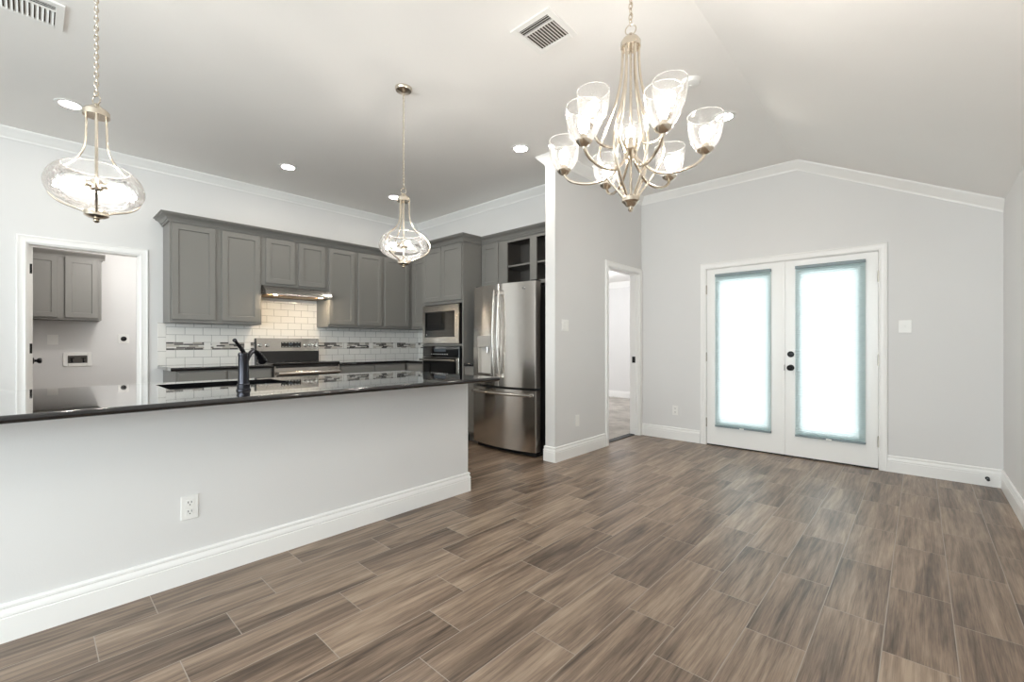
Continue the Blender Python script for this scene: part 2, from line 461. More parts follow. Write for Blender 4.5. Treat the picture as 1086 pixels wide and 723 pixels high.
wall('wall_island', 'x', XW2, XW, -1.6, 2.355, 0, 0.894)
# laundry and bedroom shells
wall('wall_laundry_back', 'x', -7.65, -7.53, -1.4, 1.9, 0, 2.62)
wall('wall_laundry_left', 'y', -1.4, -1.28, -7.53, XK-0.12, 0, 2.62)
wall('wall_laundry_right', 'y', 1.6, 1.72, -7.53, XK-0.12, 0, 2.62)
wall('wall_bedroom_back', 'y', 8.70, 8.85, -8.2, XW2+0.12, 0, 2.52)
wall('wall_bedroom_left', 'x', -8.2, -8.08, YK+0.12, 8.7, 0, 2.52)
wall('wall_bedroom_right', 'x', XW2, XW2+0.12, YF+0.15, 8.7, 0, 2.52)

# unseen windows behind the camera, added to carry the fill light
def window(name, axis, at, a0, a1, z0, z1):
    mb = MB(); t = 0.05
    def bx(p, q, r, u, d0=-0.09, d1=-0.03):
        if axis == 'y': mb.box(p, q, at+d0, at+d1, r, u)
        else: mb.box(at-d1, at-d0, p, q, r, u)
    bx(a0, a0+t, z0, z1); bx(a1-t, a1, z0, z1); bx(a0+t, a1-t, z0, z0+t); bx(a0+t, a1-t, z1-t, z1)
    bx(a0+t, a1-t, (z0+z1)/2-0.02, (z0+z1)/2+0.02)
    o = struct(mb.build(name, 'trim', smooth=False))
    g = MB()
    if axis == 'y': g.box(a0+t, a1-t, at-0.066, at-0.060, z0+t, z1-t)
    else: g.box(at+0.060, at+0.066, a0+t, a1-t, z0+t, z1-t)
    g.build('pane', 'pane', o, smooth=False)
window('fill_window_1', 'y', YB, -3.0, -1.6, 0.55, 2.45)
window('fill_window_2', 'y', YB, -1.3, 0.1, 0.55, 2.45)

window('fill_window_3', 'x', XR, -3.3, -1.1, 0.5, 2.05)  # unseen, added with its lamp to light the island half wall
# ------------------------------------------------------------------ mouldings
BASE = [(0, 0), (0.016, 0), (0.016, 0.094), (0.0125, 0.096), (0.0125, 0.099), (0.0165, 0.102), (0.0165, 0.112), (0.0105, 0.124), (0.0085, 0.130), (0.0125, 0.134), (0.0125, 0.143), (0.0075, 0.149), (0, 0.150)]
CROWN = [(0, ZC), (0, ZC-0.088), (0.006, ZC-0.088), (0.010, ZC-0.074), (0.020, ZC-0.066), (0.034, ZC-0.048), (0.056, ZC-0.028), (0.066, ZC-0.018), (0.072, ZC-0.010), (0.072, ZC)]
def base(name, path, prof=BASE): return struct(sweep(MB(), path, prof).build(name, 'trim'))
base('baseboard_island', [(XW, -1.6), (XW, 2.355), (XW2, 2.355)])
base('baseboard_center', [(XW2, 3.60), (XW2, 3.50), (XW, 3.50), (XW, BD0-0.063)])
base('baseboard_back', [(XW, YF), (FD0-0.06, YF)])
base('baseboard_right', [(FD1+0.048, YF), (XR, YF), (XR, YB)])
base('baseboard_left', [(XK, YB), (XK, LD0-0.058)])
base('baseboard_bedroom', [(-8.08, 8.70), (XW2, 8.70)])
base('baseboard_laundry', [(-7.53, -1.28), (-7.53, 1.6)])
struct(sweep(MB(), [(XK, YB), (XK, YK), (XW2, YK), (XW2, 3.50), (XW, 3.50), (XW, YF), (RIDGE-0.01, YF)], CROWN).build('trim_1', 'trim'))
# crown on the sloped part of the back wall
sl = (ZC-ZE)/(XR-RIDGE)
mb = MB()
rows = []
for x, z in ((RIDGE-0.012, ZC), (RIDGE, ZC), (XR, ZE)):
    rows.append([mb.bm.verts.new((x, YF-d, z-(ZC-q)*1.10)) for d, q in CROWN])
for A, B in zip(rows, rows[1:]):
    for j in range(len(CROWN)): mb.bm.faces.new([A[j], A[(j+1) % len(CROWN)], B[(j+1) % len(CROWN)], B[j]])
mb.bm.faces.new(rows[0]); mb.bm.faces.new(rows[-1][::-1])
struct(mb.build('trim_2', 'trim'))
BC = 2.52
struct(sweep(MB(), [(-8.08, 8.70), (XW2, 8.70)], [(0, BC), (0, BC-0.12), (0.012, BC-0.12), (0.03, BC-0.08), (0.08, BC-0.02), (0.09, BC)]).build('trim_3', 'trim'))

def casing(name, axis, at, sgn, a0, a1, zt, w_=0.066):
    """door casing around an opening on a wall face at 'at', standing out by sgn"""
    mb = MB()
    prof = [(0, 0), (0, 0.012), (0.008, 0.017), (0.020, 0.013), (w_-0.02, 0.015), (w_-0.010, 0.020), (w_-0.003, 0.018), (w_, 0.012), (w_, 0)]
    path = [(a0, 0.0), (a0, zt), (a1, zt), (a1, 0.0)]
    dirs = [(-1, 0), (-1, 1), (1, 1), (1, 0)]
    rows = []
    for (a, z), (da, dz) in zip(path, dirs):
        row = []
        for o_, d in prof:
            aa, zz, dd = a+da*o_, z+dz*o_, at+sgn*d
            row.append(mb.bm.verts.new((dd, aa, zz) if axis == 'x' else (aa, dd, zz)))
        rows.append(row)
    k = len(prof)
    for A, B in zip(rows, rows[1:]):
        for j in range(k): mb.bm.faces.new([A[j], A[(j+1) % k], B[(j+1) % k], B[j]])
    mb.bm.faces.new(rows[0]); mb.bm.faces.new(rows[-1][::-1])
    return struct(mb.build(name, 'trim'))
def jamb(name, axis, d0, d1, a0, a1, zt, t=0.018):
    mb = MB()
    def bx(p, q, r, u, e0=d0, e1=d1):
        if axis == 'x': mb.box(e0, e1, p, q, r, u)
        else: mb.box(p, q, e0, e1, r, u)
    bx(a0, a0+t, 0, zt); bx(a1-t, a1, 0, zt); bx(a0+t, a1-t, zt-t, zt)
    m0 = (d0+d1)/2
    bx(a0+t, a0+t+0.010, 0, zt-t, m0-0.01, m0+0.025); bx(a1-t-0.010, a1-t, 0, zt-t, m0-0.01, m0+0.025)
    return struct(mb.build(name, 'trim', smooth=False))
casing('trim_4', 'x', XK, 1, LD0+0.01, LD1-0.01, LDZ-0.01); jamb('trim_5', 'x', XK-0.12, XK, LD0, LD1, LDZ)
casing('trim_6', 'x', XW, 1, BD0+0.01, BD1-0.008, BDZ-0.01, 0.063); jamb('trim_7', 'x', XW2, XW, BD0, BD1, BDZ)
casing('trim_8', 'y', YF, -1, FD0+0.012, FD1-0.012, FDZ-0.008)
mb = MB(); mb.box(FD0, FD0+0.012, YF, YF+0.15, 0, FDZ); mb.box(FD1-0.012, FD1, YF, YF+0.15, 0, FDZ); mb.box(FD0+0.012, FD1-0.012, YF, YF+0.15, FDZ-0.012, FDZ)
mb.box(FD0+0.012, FD0+0.035, YF+0.046, YF+0.075, 0, FDZ-0.012); mb.box(FD1-0.035, FD1-0.012, YF+0.046, YF+0.075, 0, FDZ-0.012); mb.box(FD0+0.035, FD1-0.035, YF+0.046, YF+0.075, FDZ-0.035, FDZ-0.012)
struct(mb.build('trim_9', 'trim', smooth=False))
mb = MB(); mb.box(FD0+0.0125, FD1-0.0125, YF+0.002, YF+0.15, 0, 0.0125, 0.003); struct(mb.build('trim_10', 'dark', smooth=False))
mb = MB(); mb.box(XW2-0.01, XW-0.05, BD0+0.018, BD1-0.018, 0.0, 0.009); struct(mb.build('trim_11', 'dark', smooth=False))
# strike plate on the bedroom jamb
mb = MB(); mb.box(-2.735, -2.690, BD1-0.0285, BD1-0.0265, 0.93, 1.01, 0.0006)
tag(mb.build('strike_plate', 'black'), 'small black strike plate on the white bedroom door jamb', 'strike plate')

# ------------------------------------------------------------------ doors
def knob(parent, x, z, y, name='door_knob', r=0.027, lock=False, sgn=-1):
    m = Matrix.Translation((x, y, z)) @ Matrix.Rotation(PI/2*(1 if sgn < 0 else -1), 4, 'X')
    mb = MB()
    if lock: mb.lathe([(0.031, 0), (0.031, 0.010), (0.027, 0.016), (0.012, 0.018), (0.012, 0.026), (0, 0.026)], 24, m)
    else: mb.lathe([(0.032, 0), (0.031, 0.007), (0.013, 0.012), (0.012, 0.026), (0.024, 0.036), (0.029, 0.048), (0.026, 0.060), (0.013, 0.066), (0, 0.067)], 24, m)
    return mb.build(name, 'black', parent)
def french_leaf(name, x0, x1, hinge_right, lab):
    y0, y1 = YF-0.004, YF+0.040
    gx0, gx1, gz0, gz1 = x0+0.150, x1-0.150, 0.285, 1.890
    mb = MB()
    mb.box(x0, gx0, y0, y1, 0.014, 2.034); mb.box(gx1, x1, y0, y1, 0.014, 2.034)
    mb.box(gx0, gx1, y0, y1, 0.014, gz0); mb.box(gx0, gx1, y0, y1, gz1, 2.034)
    o = struct(mb.build(name, 'trim', smooth=False)); o['label'] = lab
    fr = MB()   # raised bead around the glass
    for (a, b, p, q) in ((gx0-0.03, gx0, gz0-0.03, gz1+0.03), (gx1, gx1+0.03, gz0-0.03, gz1+0.03), (gx0, gx1, gz0-0.03, gz0), (gx0, gx1, gz1, gz1+0.03)):
        fr.box(a, b, y0-0.006, y0, p, q, 0.002)
    fr.build('glass_frame', 'trim', o)
    g = MB(); g.box(gx0, gx1, y0+0.018, y0+0.024, gz0, gz1); g.build('pane', 'pane', o, smooth=False)
    hx = x1+0.002 if hinge_right else x0-0.002
    for hz in (0.26, 1.02, 1.80):
        h = MB(); h.cyl((hx, y0-0.006, hz-0.05), (hx, y0-0.006, hz+0.05), 0.0065, 10)
        h.cyl((hx, y0-0.006, hz+0.05), (hx, y0-0.006, hz+0.056), 0.004, 8)
        h.build('hinge', 'hinge', o)
    return o
dl = french_leaf('door_1', -1.829, -1.045, False, 'left leaf of the white french door')
dr = french_leaf('door_2', -1.040, -0.286, True, 'right leaf of the white french door with black knob')
knob(dr, -0.985, 0.925, YF-0.004); knob(dr, -0.985, 1.065, YF-0.004, 'deadbolt', lock=True)
mb = MB(); mb.box(-1.052, -1.033, YF-0.016, YF-0.004, 0.02, 2.03, 0.003); mb.build('astragal', 'trim', dr)
mb = MB(); mb.box(-1.0425, -1.0375, YF-0.0185, YF-0.0165, 0.895, 0.955); mb.build('latch_plate', 'black', dr)

def pleated_shade(x0, x1, label):
    t = thing('pleated_shade', label, 'blind', ((x0+x1)/2, YF-0.012, 1.965), 0, 'pleated shades on the french doors')
    hw = (x1-x0)/2; yb = -0.004; H = 1.74
    mb = MB(); mb.box(-hw, hw, -0.030, yb, -0.026, 0.006, 0.003); mb.build('head_rail', 'shade_rail', t)
    mb = MB()
    n = 84; p = (H-0.045)/n; zs = -0.026
    front = []; back = []
    for i in range(n+1):
        z = zs-i*p
        front.append((-0.020, z)); 
        if i < n: front.append((-0.0235, z-p/2))
    vs0 = [mb.bm.verts.new((-hw+0.002, y, z)) for y, z in front]; vs1 = [mb.bm.verts.new((hw-0.002, y, z)) for y, z in front]
    for i in range(len(front)-1): mb.bm.faces.new([vs0[i], vs1[i], vs1[i+1], vs0[i+1]])
    mb.build('fabric', 'shade', t, smooth=False)
    mb = MB(); mb.box(-hw, hw, -0.030, yb, -H, -H+0.020, 0.003); mb.build('bottom_rail', 'shade_rail', t)
    mb = MB(); mb.box(-0.022, 0.022, -0.040, -0.030, -H-0.002, -H+0.014, 0.003); mb.build('handle', 'plastic', t)
    return t
pleated_shade(-1.728, -1.160, 'glowing pleated shade on the french door leaf nearer the bedroom doorway')
pleated_shade(-0.942, -0.374, 'glowing pleated shade on the french door leaf with black knob')

# laundry door, swung open into the laundry room, seen on its hinge edge
mb = MB(); mb.box(-6.74, XK-0.128, LD0+0.012, LD0+0.047, 0.012, 2.06, 0.002)
ld = struct(mb.build('door_3', 'trim', smooth=False)); ld['label'] = 'white laundry door swung open, seen on edge'
knob(ld, -6.67, 1.0, LD0+0.047, sgn=1)
for hz in (0.28, 1.13, 1.86):
    h = MB(); h.box(XK-0.1275, XK-0.1255, LD0+0.014, LD0+0.044, hz-0.045, hz+0.045)
    h.cyl((XK-0.124, LD0+0.019, hz-0.045), (XK-0.124, LD0+0.019, hz+0.045), 0.006, 8); h.build('hinge', 'black', ld)

# ------------------------------------------------------------------ cabinets
def shaker(mb, x0, x1, z0, z1, y, th=0.020, fr=0.055, rec=0.009):
    """shaker door front; y is the front plane, the door runs back to y+th"""
    a = [(x0, z0), (x1, z0), (x1, z1), (x0, z1)]
    i1 = [(x0+fr, z0+fr), (x1-fr, z0+fr), (x1-fr, z1-fr), (x0+fr, z1-fr)]
    i2 = [(x0+fr+0.004, z0+fr+0.004), (x1-fr-0.004, z0+fr+0.004), (x1-fr-0.004, z1-fr-0.004), (x0+fr+0.004, z1-fr-0.004)]
    b = 0.0025
    o2 = [(x0+b, z0+b), (x1-b, z0+b), (x1-b, z1-b), (x0+b, z1-b)]
    rings = [[(p[0], y+th, p[1]) for p in a], [(p[0], y+b, p[1]) for p in a], [(p[0], y, p[1]) for p in o2],
             [(p[0], y, p[1]) for p in i1], [(p[0], y+rec, p[1]) for p in i2]]
    vs = [[mb.bm.verts.new(v) for v in r] for r in rings]
    for A, B in zip(vs, vs[1:]):
        for k in range(4): mb.bm.faces.new([A[k], A[(k+1) % 4], B[(k+1) % 4], B[k]])
    mb.bm.faces.new(vs[-1]); mb.bm.faces.new(vs[0][::-1])
    return mb
def cabinet(name, label, loc, rz, w_, d, z0, z1, doors=(), drawers=(), group=None, cat='cabinet', toe=0.0):
    """local frame: x to the right, y back to the wall (wall at y=0), front at y=-d"""
    t = thing(name, label, cat, loc, rz, group)
    mb = MB()
    if toe:
        mb.box(0, w_, -d, 0, toe, z1, 0.0015); mb.box(0.0, w_, -d+0.07, -0.001, 0, toe)
    else: mb.box(0, w_, -d, 0, z0, z1, 0.0015)
    mb.build('body', 'cab', t, smooth=False)
    for (a, b, p, q) in doors: _door(t, a, b, p, q, d)
    for (a, b, p, q) in drawers:
        m2 = MB(); m2.box(a, b, -d-0.021, -d-0.001, p, q, 0.0025); m2.build('drawer', 'cab', t, smooth=False)
    return t
def _door(t, a, b, p, q, d):
    m2 = MB(); shaker(m2, a, b, p, q, -d-0.021); m2.build('door', 'cab', t, smooth=False)
Q = PI/2
UZ0, UZ1 = 1.39, 2.425
UPG = 'grey shaker wall cabinets of the kitchen'
# local x along +y world; location at wall base, y start
def up_left(name, label, y0, y1, z0, z1, doors):
    return cabinet(name, label, (XK+0.001, y0, 0), Q, y1-y0, 0.33, z0, z1, [(a-y0, b-y0, p, q) for a, b, p, q in doors], group=UPG)
up_left('wall_cabinet', 'grey two-door wall cabinet between the laundry doorway and the range hood', 0.93, 1.771, UZ0, UZ1, [(0.945, 1.320, 1.42, 2.388), (1.377, 1.752, 1.42, 2.388)])
up_left('wall_cabinet', 'short grey two-door wall cabinet directly above the range hood', 1.771, 2.540, 1.845, UZ1, [(1.812, 2.134, 1.872, 2.388), (2.178, 2.500, 1.872, 2.388)])
up_left('wall_cabinet', 'tall grey two-door wall cabinet just past the range hood', 2.540, 3.318, UZ0, UZ1, [(2.548, 2.895, 1.42, 2.388), (2.944, 3.296, 1.42, 2.388)])
up_left('wall_cabinet', 'grey single-door wall cabinet on the long wall in the kitchen corner', 3.318, 4.148, UZ0, UZ1, [(3.343, 3.742, 1.42, 2.388)])
cabinet('wall_cabinet', 'grey single-door wall cabinet between the kitchen corner and the oven tower', (-5.518, YK-0.001, 0), 0, 0.698, 0.345, UZ0, UZ1, [(0.05, 0.62, 1.42, 2.388)], group=UPG)
# tall oven cabinet
TX0, TX1, TY = -4.82, -4.02, 3.50
D = YK-TY
t = thing('oven_tower', 'tall grey cabinet tower holding the microwave and wall oven', 'cabinet', (TX0, YK-0.001, 0))
w_ = TX1-TX0
mb = MB()
mb.box(0, 0.02, -D, 0, 0, UZ1); mb.box(w_-0.02, w_, -D, 0, 0, UZ1); mb.box(0.02, w_-0.02, -0.02, 0, 0, UZ1)
mb.box(0.02, w_-0.02, -D, -0.02, 1.672, UZ1); mb.box(0.02, w_-0.02, -D, -0.02, 1.150, 1.172); mb.box(0.02, w_-0.02, -D, -0.02, 0.10, 0.515)
mb.box(0.02, w_-0.02, -D+0.07, -0.02, 0, 0.10)
mb.build('body', 'cab', t, smooth=False)
_door(t, 0.022, w_/2-0.003, 1.708, 2.388, D); _door(t, w_/2+0.003, w_-0.018, 1.708, 2.388, D)
m2 = MB(); m2.box(0.022, w_-0.018, -D-0.021, -D-0.001, 0.13, 0.49, 0.0025); m2.build('drawer', 'cab', t, smooth=False)
# narrow wall cabinet beside the fridge + open cubby cabinet above it
cabinet('wall_cabinet', 'narrow grey wall cabinet between the oven tower and the open shelves', (-4.018, YK-0.001, 0), 0, 0.325, 0.35, 1.845, UZ1, [(0.022, 0.298, 1.872, 2.388)], group=UPG)
t = thing('shelf_cabinet', 'grey open-front cabinet with shelves above the refrigerator', 'cabinet', (-3.692, YK-0.001, 0))
w_ = XW2-0.002+3.692; d = 0.35; zb = 1.845
mb = MB()
mb.box(0, 0.018, -d+0.02, 0, zb, UZ1); mb.box(w_-0.018, w_, -d+0.02, 0, zb, UZ1)
mb.box(0.018, w_-0.018, -0.012, 0, zb, UZ1); mb.box(0.018, w_-0.018, -d+0.02, -0.012, zb, zb+0.018); mb.box(0.018, w_-0.018, -d+0.02, -0.012, UZ1-0.018, UZ1)
mb.box(0.501, 0.519, -d+0.02, -0.012, zb+0.018, UZ1-0.018)
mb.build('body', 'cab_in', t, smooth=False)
mb = MB()
for (a, b, p, q) in ((0, 0.110, zb, UZ1), (0.462, 0.558, zb, UZ1), (w_-0.045, w_, zb, UZ1), (0.110, 0.462, 2.365, UZ1), (0.558, w_-0.045, 2.365, UZ1), (0.110, 0.462, zb, zb+0.04), (0.558, w_-0.045, zb, zb+0.04)):
    mb.box(a, b, -d, -d+0.02, p, q)
mb.build('face_frame', 'cab', t, smooth=False)
for a, b in ((0.0185, 0.5005), (0.5195, w_-0.0185)):
    mb = MB(); mb.box(a, b, -d+0.022, -0.013, 2.078, 2.097, 0.001); mb.build('shelf', 'cab', t, smooth=False)
# crown along the tops of all kitchen cabinets
CC = [(0.0, 2.400), (0.0, 2.482), (0.080, 2.482), (0.080, 2.473), (0.067, 2.471), (0.067, 2.463), (0.060, 2.457), (0.040, 2.449), (0.026, 2.434), (0.022, 2.420), (0.014, 2.418), (0.012, 2.400)]
o = sweep(MB(), [(XK+0.001, 0.928), (-5.517, 0.928), (-5.517, 3.802), (TX0-0.002, 3.802), (TX0-0.002, TY-0.003), (TX1+0.002, TY-0.003), (TX1+0.002, 3.797), (XW2-0.001, 3.797)], CC).build('cabinet_crown', 'cab')
tag(o, 'grey crown moulding running along the tops of the kitchen cabinets', 'moulding')

# base cabinets and rear countertops
CT = 0.945; BZ = CT-0.035
BG = 'grey base cabinets along the kitchen walls'
BD = 0.61
def base_left(label, y0, y1, n):
    w_ = y1-y0; ds = []; dr_ = []
    for i in range(n):
        a = 0.018+i*(w_-0.016)/n; b = a+(w_-0.016)/n-0.02
        ds.append((a, b, 0.13, 0.73)); dr_.append((a, b, 0.75, 0.893))
    return cabinet('base_cabinet', label, (XK+0.001, y0, 0), Q, w_, BD, 0, BZ, ds, dr_, BG, toe=0.1)
base_left('grey base cabinet with two drawers left of the range, beside the laundry doorway', 0.93, 1.785, 2)
base_left('grey base cabinet between the range and the kitchen corner', 2.548, 3.50, 2)
cabinet('base_cabinet', 'grey base cabinet in the kitchen corner beside the oven tower', (XK+0.001, YK-0.001, 0), 0, TX0-0.003-XK, 0.62, 0, BZ, [(0.67, 1.0, 0.13, 0.73)], [(0.67, 1.0, 0.75, 0.893)], BG, toe=0.1)
cabinet('base_cabinet', 'narrow grey base cabinet squeezed between oven tower and refrigerator', (TX1+0.002, YK-0.001, 0), 0, 0.19, 0.62, 0, BZ, [(0.015, 0.175, 0.13, 0.73)], [(0.015, 0.175, 0.75, 0.893)], BG, toe=0.1)
def slab(name, label, outline, z0, z1, group, bev=0.010):
    mb = MB(); b = bmesh.new()
    vs = [b.verts.new((x, y, z0)) for x, y in outline]; fc = b.faces.new(vs)
    r = bmesh.ops.extrude_face_region(b, geom=[fc]); vv = [g for g in r['geom'] if isinstance(g, bmesh.types.BMVert)]
    bmesh.ops.translate(b, verts=vv, vec=(0, 0, z1-z0))
    bmesh.ops.recalc_face_normals(b, faces=b.faces[:])
    es = [e for e in b.edges if abs(e.verts[0].co.z-e.verts[1].co.z) < 1e-5]
    bmesh.ops.bevel(b, geom=es, offset=bev, segments=3, affect='EDGES', profile=0.5)
    mb.merge(b); o = flat_faces(mb.build(name, 'granite')); return tag(o, label, 'countertop', group)
CG = 'black granite countertops along the kitchen walls'
slab('countertop', 'short black granite countertop left of the range', [(XK+0.001, 0.885), (-5.20, 0.885), (-5.20, 1.786), (XK+0.001, 1.786)], BZ, CT, CG)
slab('countertop', 'black granite corner countertop between the range and the oven tower', [(XK+0.001, 2.547), (-5.20, 2.547), (-5.20, 3.50), (TX0-0.001, 3.50), (TX0-0.001, YK-0.001), (XK+0.001, YK-0.001)], BZ, CT, CG)
slab('countertop', 'tiny black granite countertop between oven tower and refrigerator', [(TX1+0.001, 3.505), (-3.826, 3.505), (-3.826, YK-0.001), (TX1+0.001, YK-0.001)], BZ, CT, CG, 0.008)

# backsplash: a tiled skin with mosaic inserts
bs = MB(); bs.box(XK+0.0008, XK+0.008, 0.955, YK-0.0008, CT+0.0005, 1.389); bs.box(XK+0.0008, XK+0.008, 1.772, 2.539, 1.3892, 1.70)
bs = bs.build('tile_backsplash', 'tile_left', smooth=False)
tag(bs, 'white subway tile backsplash on the long wall behind the range', 'backsplash')
mb = MB(); mb.box(XK+0.0008, XK+0.009, 0.885, 0.9548, CT+0.0005, 1.396, 0.002); mb.build('edge_tiles', 'tile_edge', bs, smooth=False)
y = 0.956
while y < 4.0:
    a, b = y, min(y+0.334, YK-0.01)
    mb = MB(); mb.box(XK+0.008, XK+0.010, a, b, 1.109, 1.1905); mb.build('mosaic_insert', 'mosaic_left', bs, smooth=False)
    y += 0.400
bs2 = MB(); bs2.box(XK+0.009, TX0-0.002, YK-0.008, YK-0.0008, CT+0.0005, 1.389); bs2 = bs2.build('tile_backsplash', 'tile_back', smooth=False)
tag(bs2, 'white subway tile backsplash on the short wall beside the oven tower', 'backsplash')
for a, b in ((XK+0.012, -5.60), (-5.53, -5.20), (-5.13, -4.83)):
    mb = MB(); mb.box(a, b, YK-0.010, YK-0.008, 1.109, 1.1905); mb.build('mosaic_insert', 'mosaic_back', bs2, smooth=False)

# ------------------------------------------------------------------ range hood
t = thing('range_hood', 'stainless under-cabinet range hood with its lamps on', 'range hood', (XK+0.001, 1.776, 1.732), Q)
w_ = 0.760
mb = MB()
prof = [(-0.012, 0.0), (-0.012, 0.111), (-0.335, 0.111), (-0.362, 0.106), (-0.392, 0.092), (-0.432, 0.062), (-0.458, 0.032), (-0.466, 0.012), (-0.466, 0.0),
        (-0.460, 0.0), (-0.456, 0.010), (-0.03, 0.014), (-0.03, 0.0)]
mb.prism(prof, 'x', 0.0, w_)
mb.build('canopy', 'steel', t)
for a, b in ((0.04, 0.37), (0.39, 0.72)):
    mb = MB(); mb.box(a, b, -0.36, -0.07, 0.004, 0.0100, 0.002); mb.build('grease_filter', 'tan', t)
for x in (0.12, 0.64):
    mb = MB(); mb.lathe([(0.026, 0.0105), (0.026, 0.005), (0, 0.004)], 20, Matrix.Translation((x, -0.410, 0.0))); mb.build('lamp', 'hoodlamp', t)
for x in (0.53, 0.565):
    mb = MB(); mb.lathe([(0.008, 0.0), (0.007, 0.006), (0, 0.007)], 12, Matrix.Translation((x, -0.377, 0.0985)) @ Matrix.Rotation(math.radians(25), 4, 'X')); mb.build('knob', 'black', t)

# ------------------------------------------------------------------ range
RY0, RY1 = 1.790, 2.544
t = thing('kitchen_range', 'stainless electric range with black cooktop under the hood', 'stove', (XK, RY0, 0), Q)
w_ = RY1-RY0
mb = MB(); mb.box(0, w_, -0.615, -0.02, 0.06, 0.935, 0.002); mb.box(0.03, w_-0.03, -0.56, -0.05, 0.0, 0.06); mb.build('body', 'blackplastic', t, smooth=False)
mb = MB(); mb.box(-0.001, w_+0.001, -0.645, -0.075, 0.936, 0.962, 0.006, 2); flat_faces(mb.build('cooktop', 'blackgloss', t))
for (x, y, r) in ((0.19, -0.50, 0.10), (0.56, -0.50, 0.08), (0.19, -0.22, 0.075), (0.56, -0.22, 0.10)):
    mb = MB(); mb.lathe([(r, 0.962), (r, 0.9628), (r-0.004, 0.9628), (r-0.004, 0.962)], 32, Matrix.Translation((x, y, 0)), close=False); mb.build('burner', 'blackplastic', t)
mb = MB(); mb.prism([(-0.075, 0.936), (-0.010, 0.936), (-0.010, 1.240), (-0.060, 1.240), (-0.072, 1.085)], 'x', 0.006, w_-0.006)
bgd = mb.build('backguard', 'blackplastic', t, smooth=False)
sl_ = 12.0/155.0
def onpanel(mb, x0, x1, z0, z1, off, th):
    def yy(z): return -0.072+(z-1.085)*sl_
    p = [(x0, z0), (x1, z0), (x1, z1), (x0, z1)]
    vs = [(x, yy(z)-off-th, z) for x, z in p]+[(x, yy(z)-off, z) for x, z in p]
    mb._add(vs, [(0, 1, 2, 3), (7, 6, 5, 4), (0, 4, 5, 1), (1, 5, 6, 2), (2, 6, 7, 3), (3, 7, 4, 0)]); return mb
pn = onpanel(MB(), 0.010, w_-0.010, 1.085, 1.238, 0.0, 0.006).build('control_panel', 'steel', t, smooth=False)
onpanel(MB(), 0.285, 0.520, 1.128, 1.196, 0.006, 0.002).build('display', 'blackgloss', pn, smooth=False)
onpanel(MB(), 0.375, 0.420, 1.160, 1.180, 0.008, 0.0006).build('clock_digits', 'screen', pn, smooth=False)
for i in range(6):
    for zz in (1.138, 1.186):
        onpanel(MB(), 0.295+i*0.038, 0.315+i*0.038, zz, zz+0.004, 0.008, 0.0005).build('button', 'plastic', pn, smooth=False)
for x in (0.05, 0.13, 0.580, 0.640, 0.700):
    m = Matrix.Translation((x, -0.072+0.075*sl_-0.006, 1.160)) @ Matrix.Rotation(PI/2, 4, 'X')
    mb = MB(); mb.lathe([(0.026, 0), (0.025, 0.008), (0.021, 0.010), (0.019, 0.026), (0, 0.027)], 20, m); mb.build('knob', 'chrome', t)
mb = MB(); mb.box(0.004, w_-0.004, -0.655, -0.616, 0.26, 0.925, 0.006, 2)
od = flat_faces(mb.build('oven_door', 'steel', t))
mb = MB(); mb.box(0.03, w_-0.03, -0.6575, -0.655, 0.32, 0.825, 0.001); mb.build('window', 'blackgloss', od)
mb = MB(); mb.box(0.02, w_-0.02, -0.657, -0.655, 0.905, 0.924); mb.build('vent_strip', 'dark', od)
mb = MB(); mb.tube([(0.03, -0.715, 0.845), (w_-0.03, -0.715, 0.845)], 0.019, 14)
for x in (0.06, w_-0.06): mb.box(x-0.012, x+0.012, -0.71, -0.654, 0.833, 0.857)
mb.build('handle', 'steel', od)
mb = MB(); mb.box(0.004, w_-0.004, -0.650, -0.616, 0.07, 0.25, 0.006, 2); flat_faces(mb.build('drawer', 'steel', t))

# ------------------------------------------------------------------ microwave and wall oven in the tower
t = thing('microwave', 'built-in stainless microwave in the oven tower', 'microwave', (TX0, TY, 1.1735))
w_ = TX1-TX0
mb = MB(); mb.box(0.05, w_-0.05, 0.0, 0.42, 0.002, 0.45); mb.build('body', 'blackplastic', t, smooth=False)
mb = MB()
o0, o1, z0, z1 = 0.022, w_-0.050, 0.008, 0.486
i0, i1, k0, k1 = o0+0.052, o1-0.080, z0+0.078, z1-0.080
for (a, b, p, q) in ((o0, i0, z0, z1), (i1, o1, z0, z1), (i0, i1, z0, k0), (i0, i1, k1, z1)): mb.box(a, b, -0.028, -0.002, p, q)
mb.build('trim_kit', 'steel', t, smooth=False)
mb = MB(); mb.box(i0, i1, -0.022, -0.003, k0, k1); mb.build('door', 'blackgloss', t, smooth=False)
mb = MB()
for (a, b, p, q) in ((i0, i1, k0, k0+0.008), (i0, i1, k1-0.008, k1), (i0, i0+0.008, k0, k1), (i1-0.008, i1, k0, k1)): mb.box(a, b, -0.027, -0.0225, p, q)
mb.build('door_frame', 'blackplastic', t, smooth=False)
mb = MB(); mb.lathe([(0.008, 0), (0.008, 0.003), (0, 0.003)], 14, Matrix.Translation((i0+0.03, -0.0222, k0+0.03)) @ Matrix.Rotation(PI/2, 4, 'X')); mb.build('badge', 'chrome', t)
t = thing('wall_oven', 'black and stainless wall oven below the microwave', 'oven', (TX0, TY, 0.520))
mb = MB(); mb.box(0.05, w_-0.05, 0.0, 0.55, 0.002, 0.60); mb.build('body', 'blackplastic', t, smooth=False)
mb = MB(); mb.box(0.022, w_-0.050, -0.024, -0.002, 0.49, 0.622, 0.002); cp = mb.build('control_panel', 'blackgloss', t, smooth=False)
mb = MB(); mb.box(0.26, 0.50, -0.0245, -0.0240, 0.555, 0.590); mb.build('display', 'screen', cp, smooth=False)
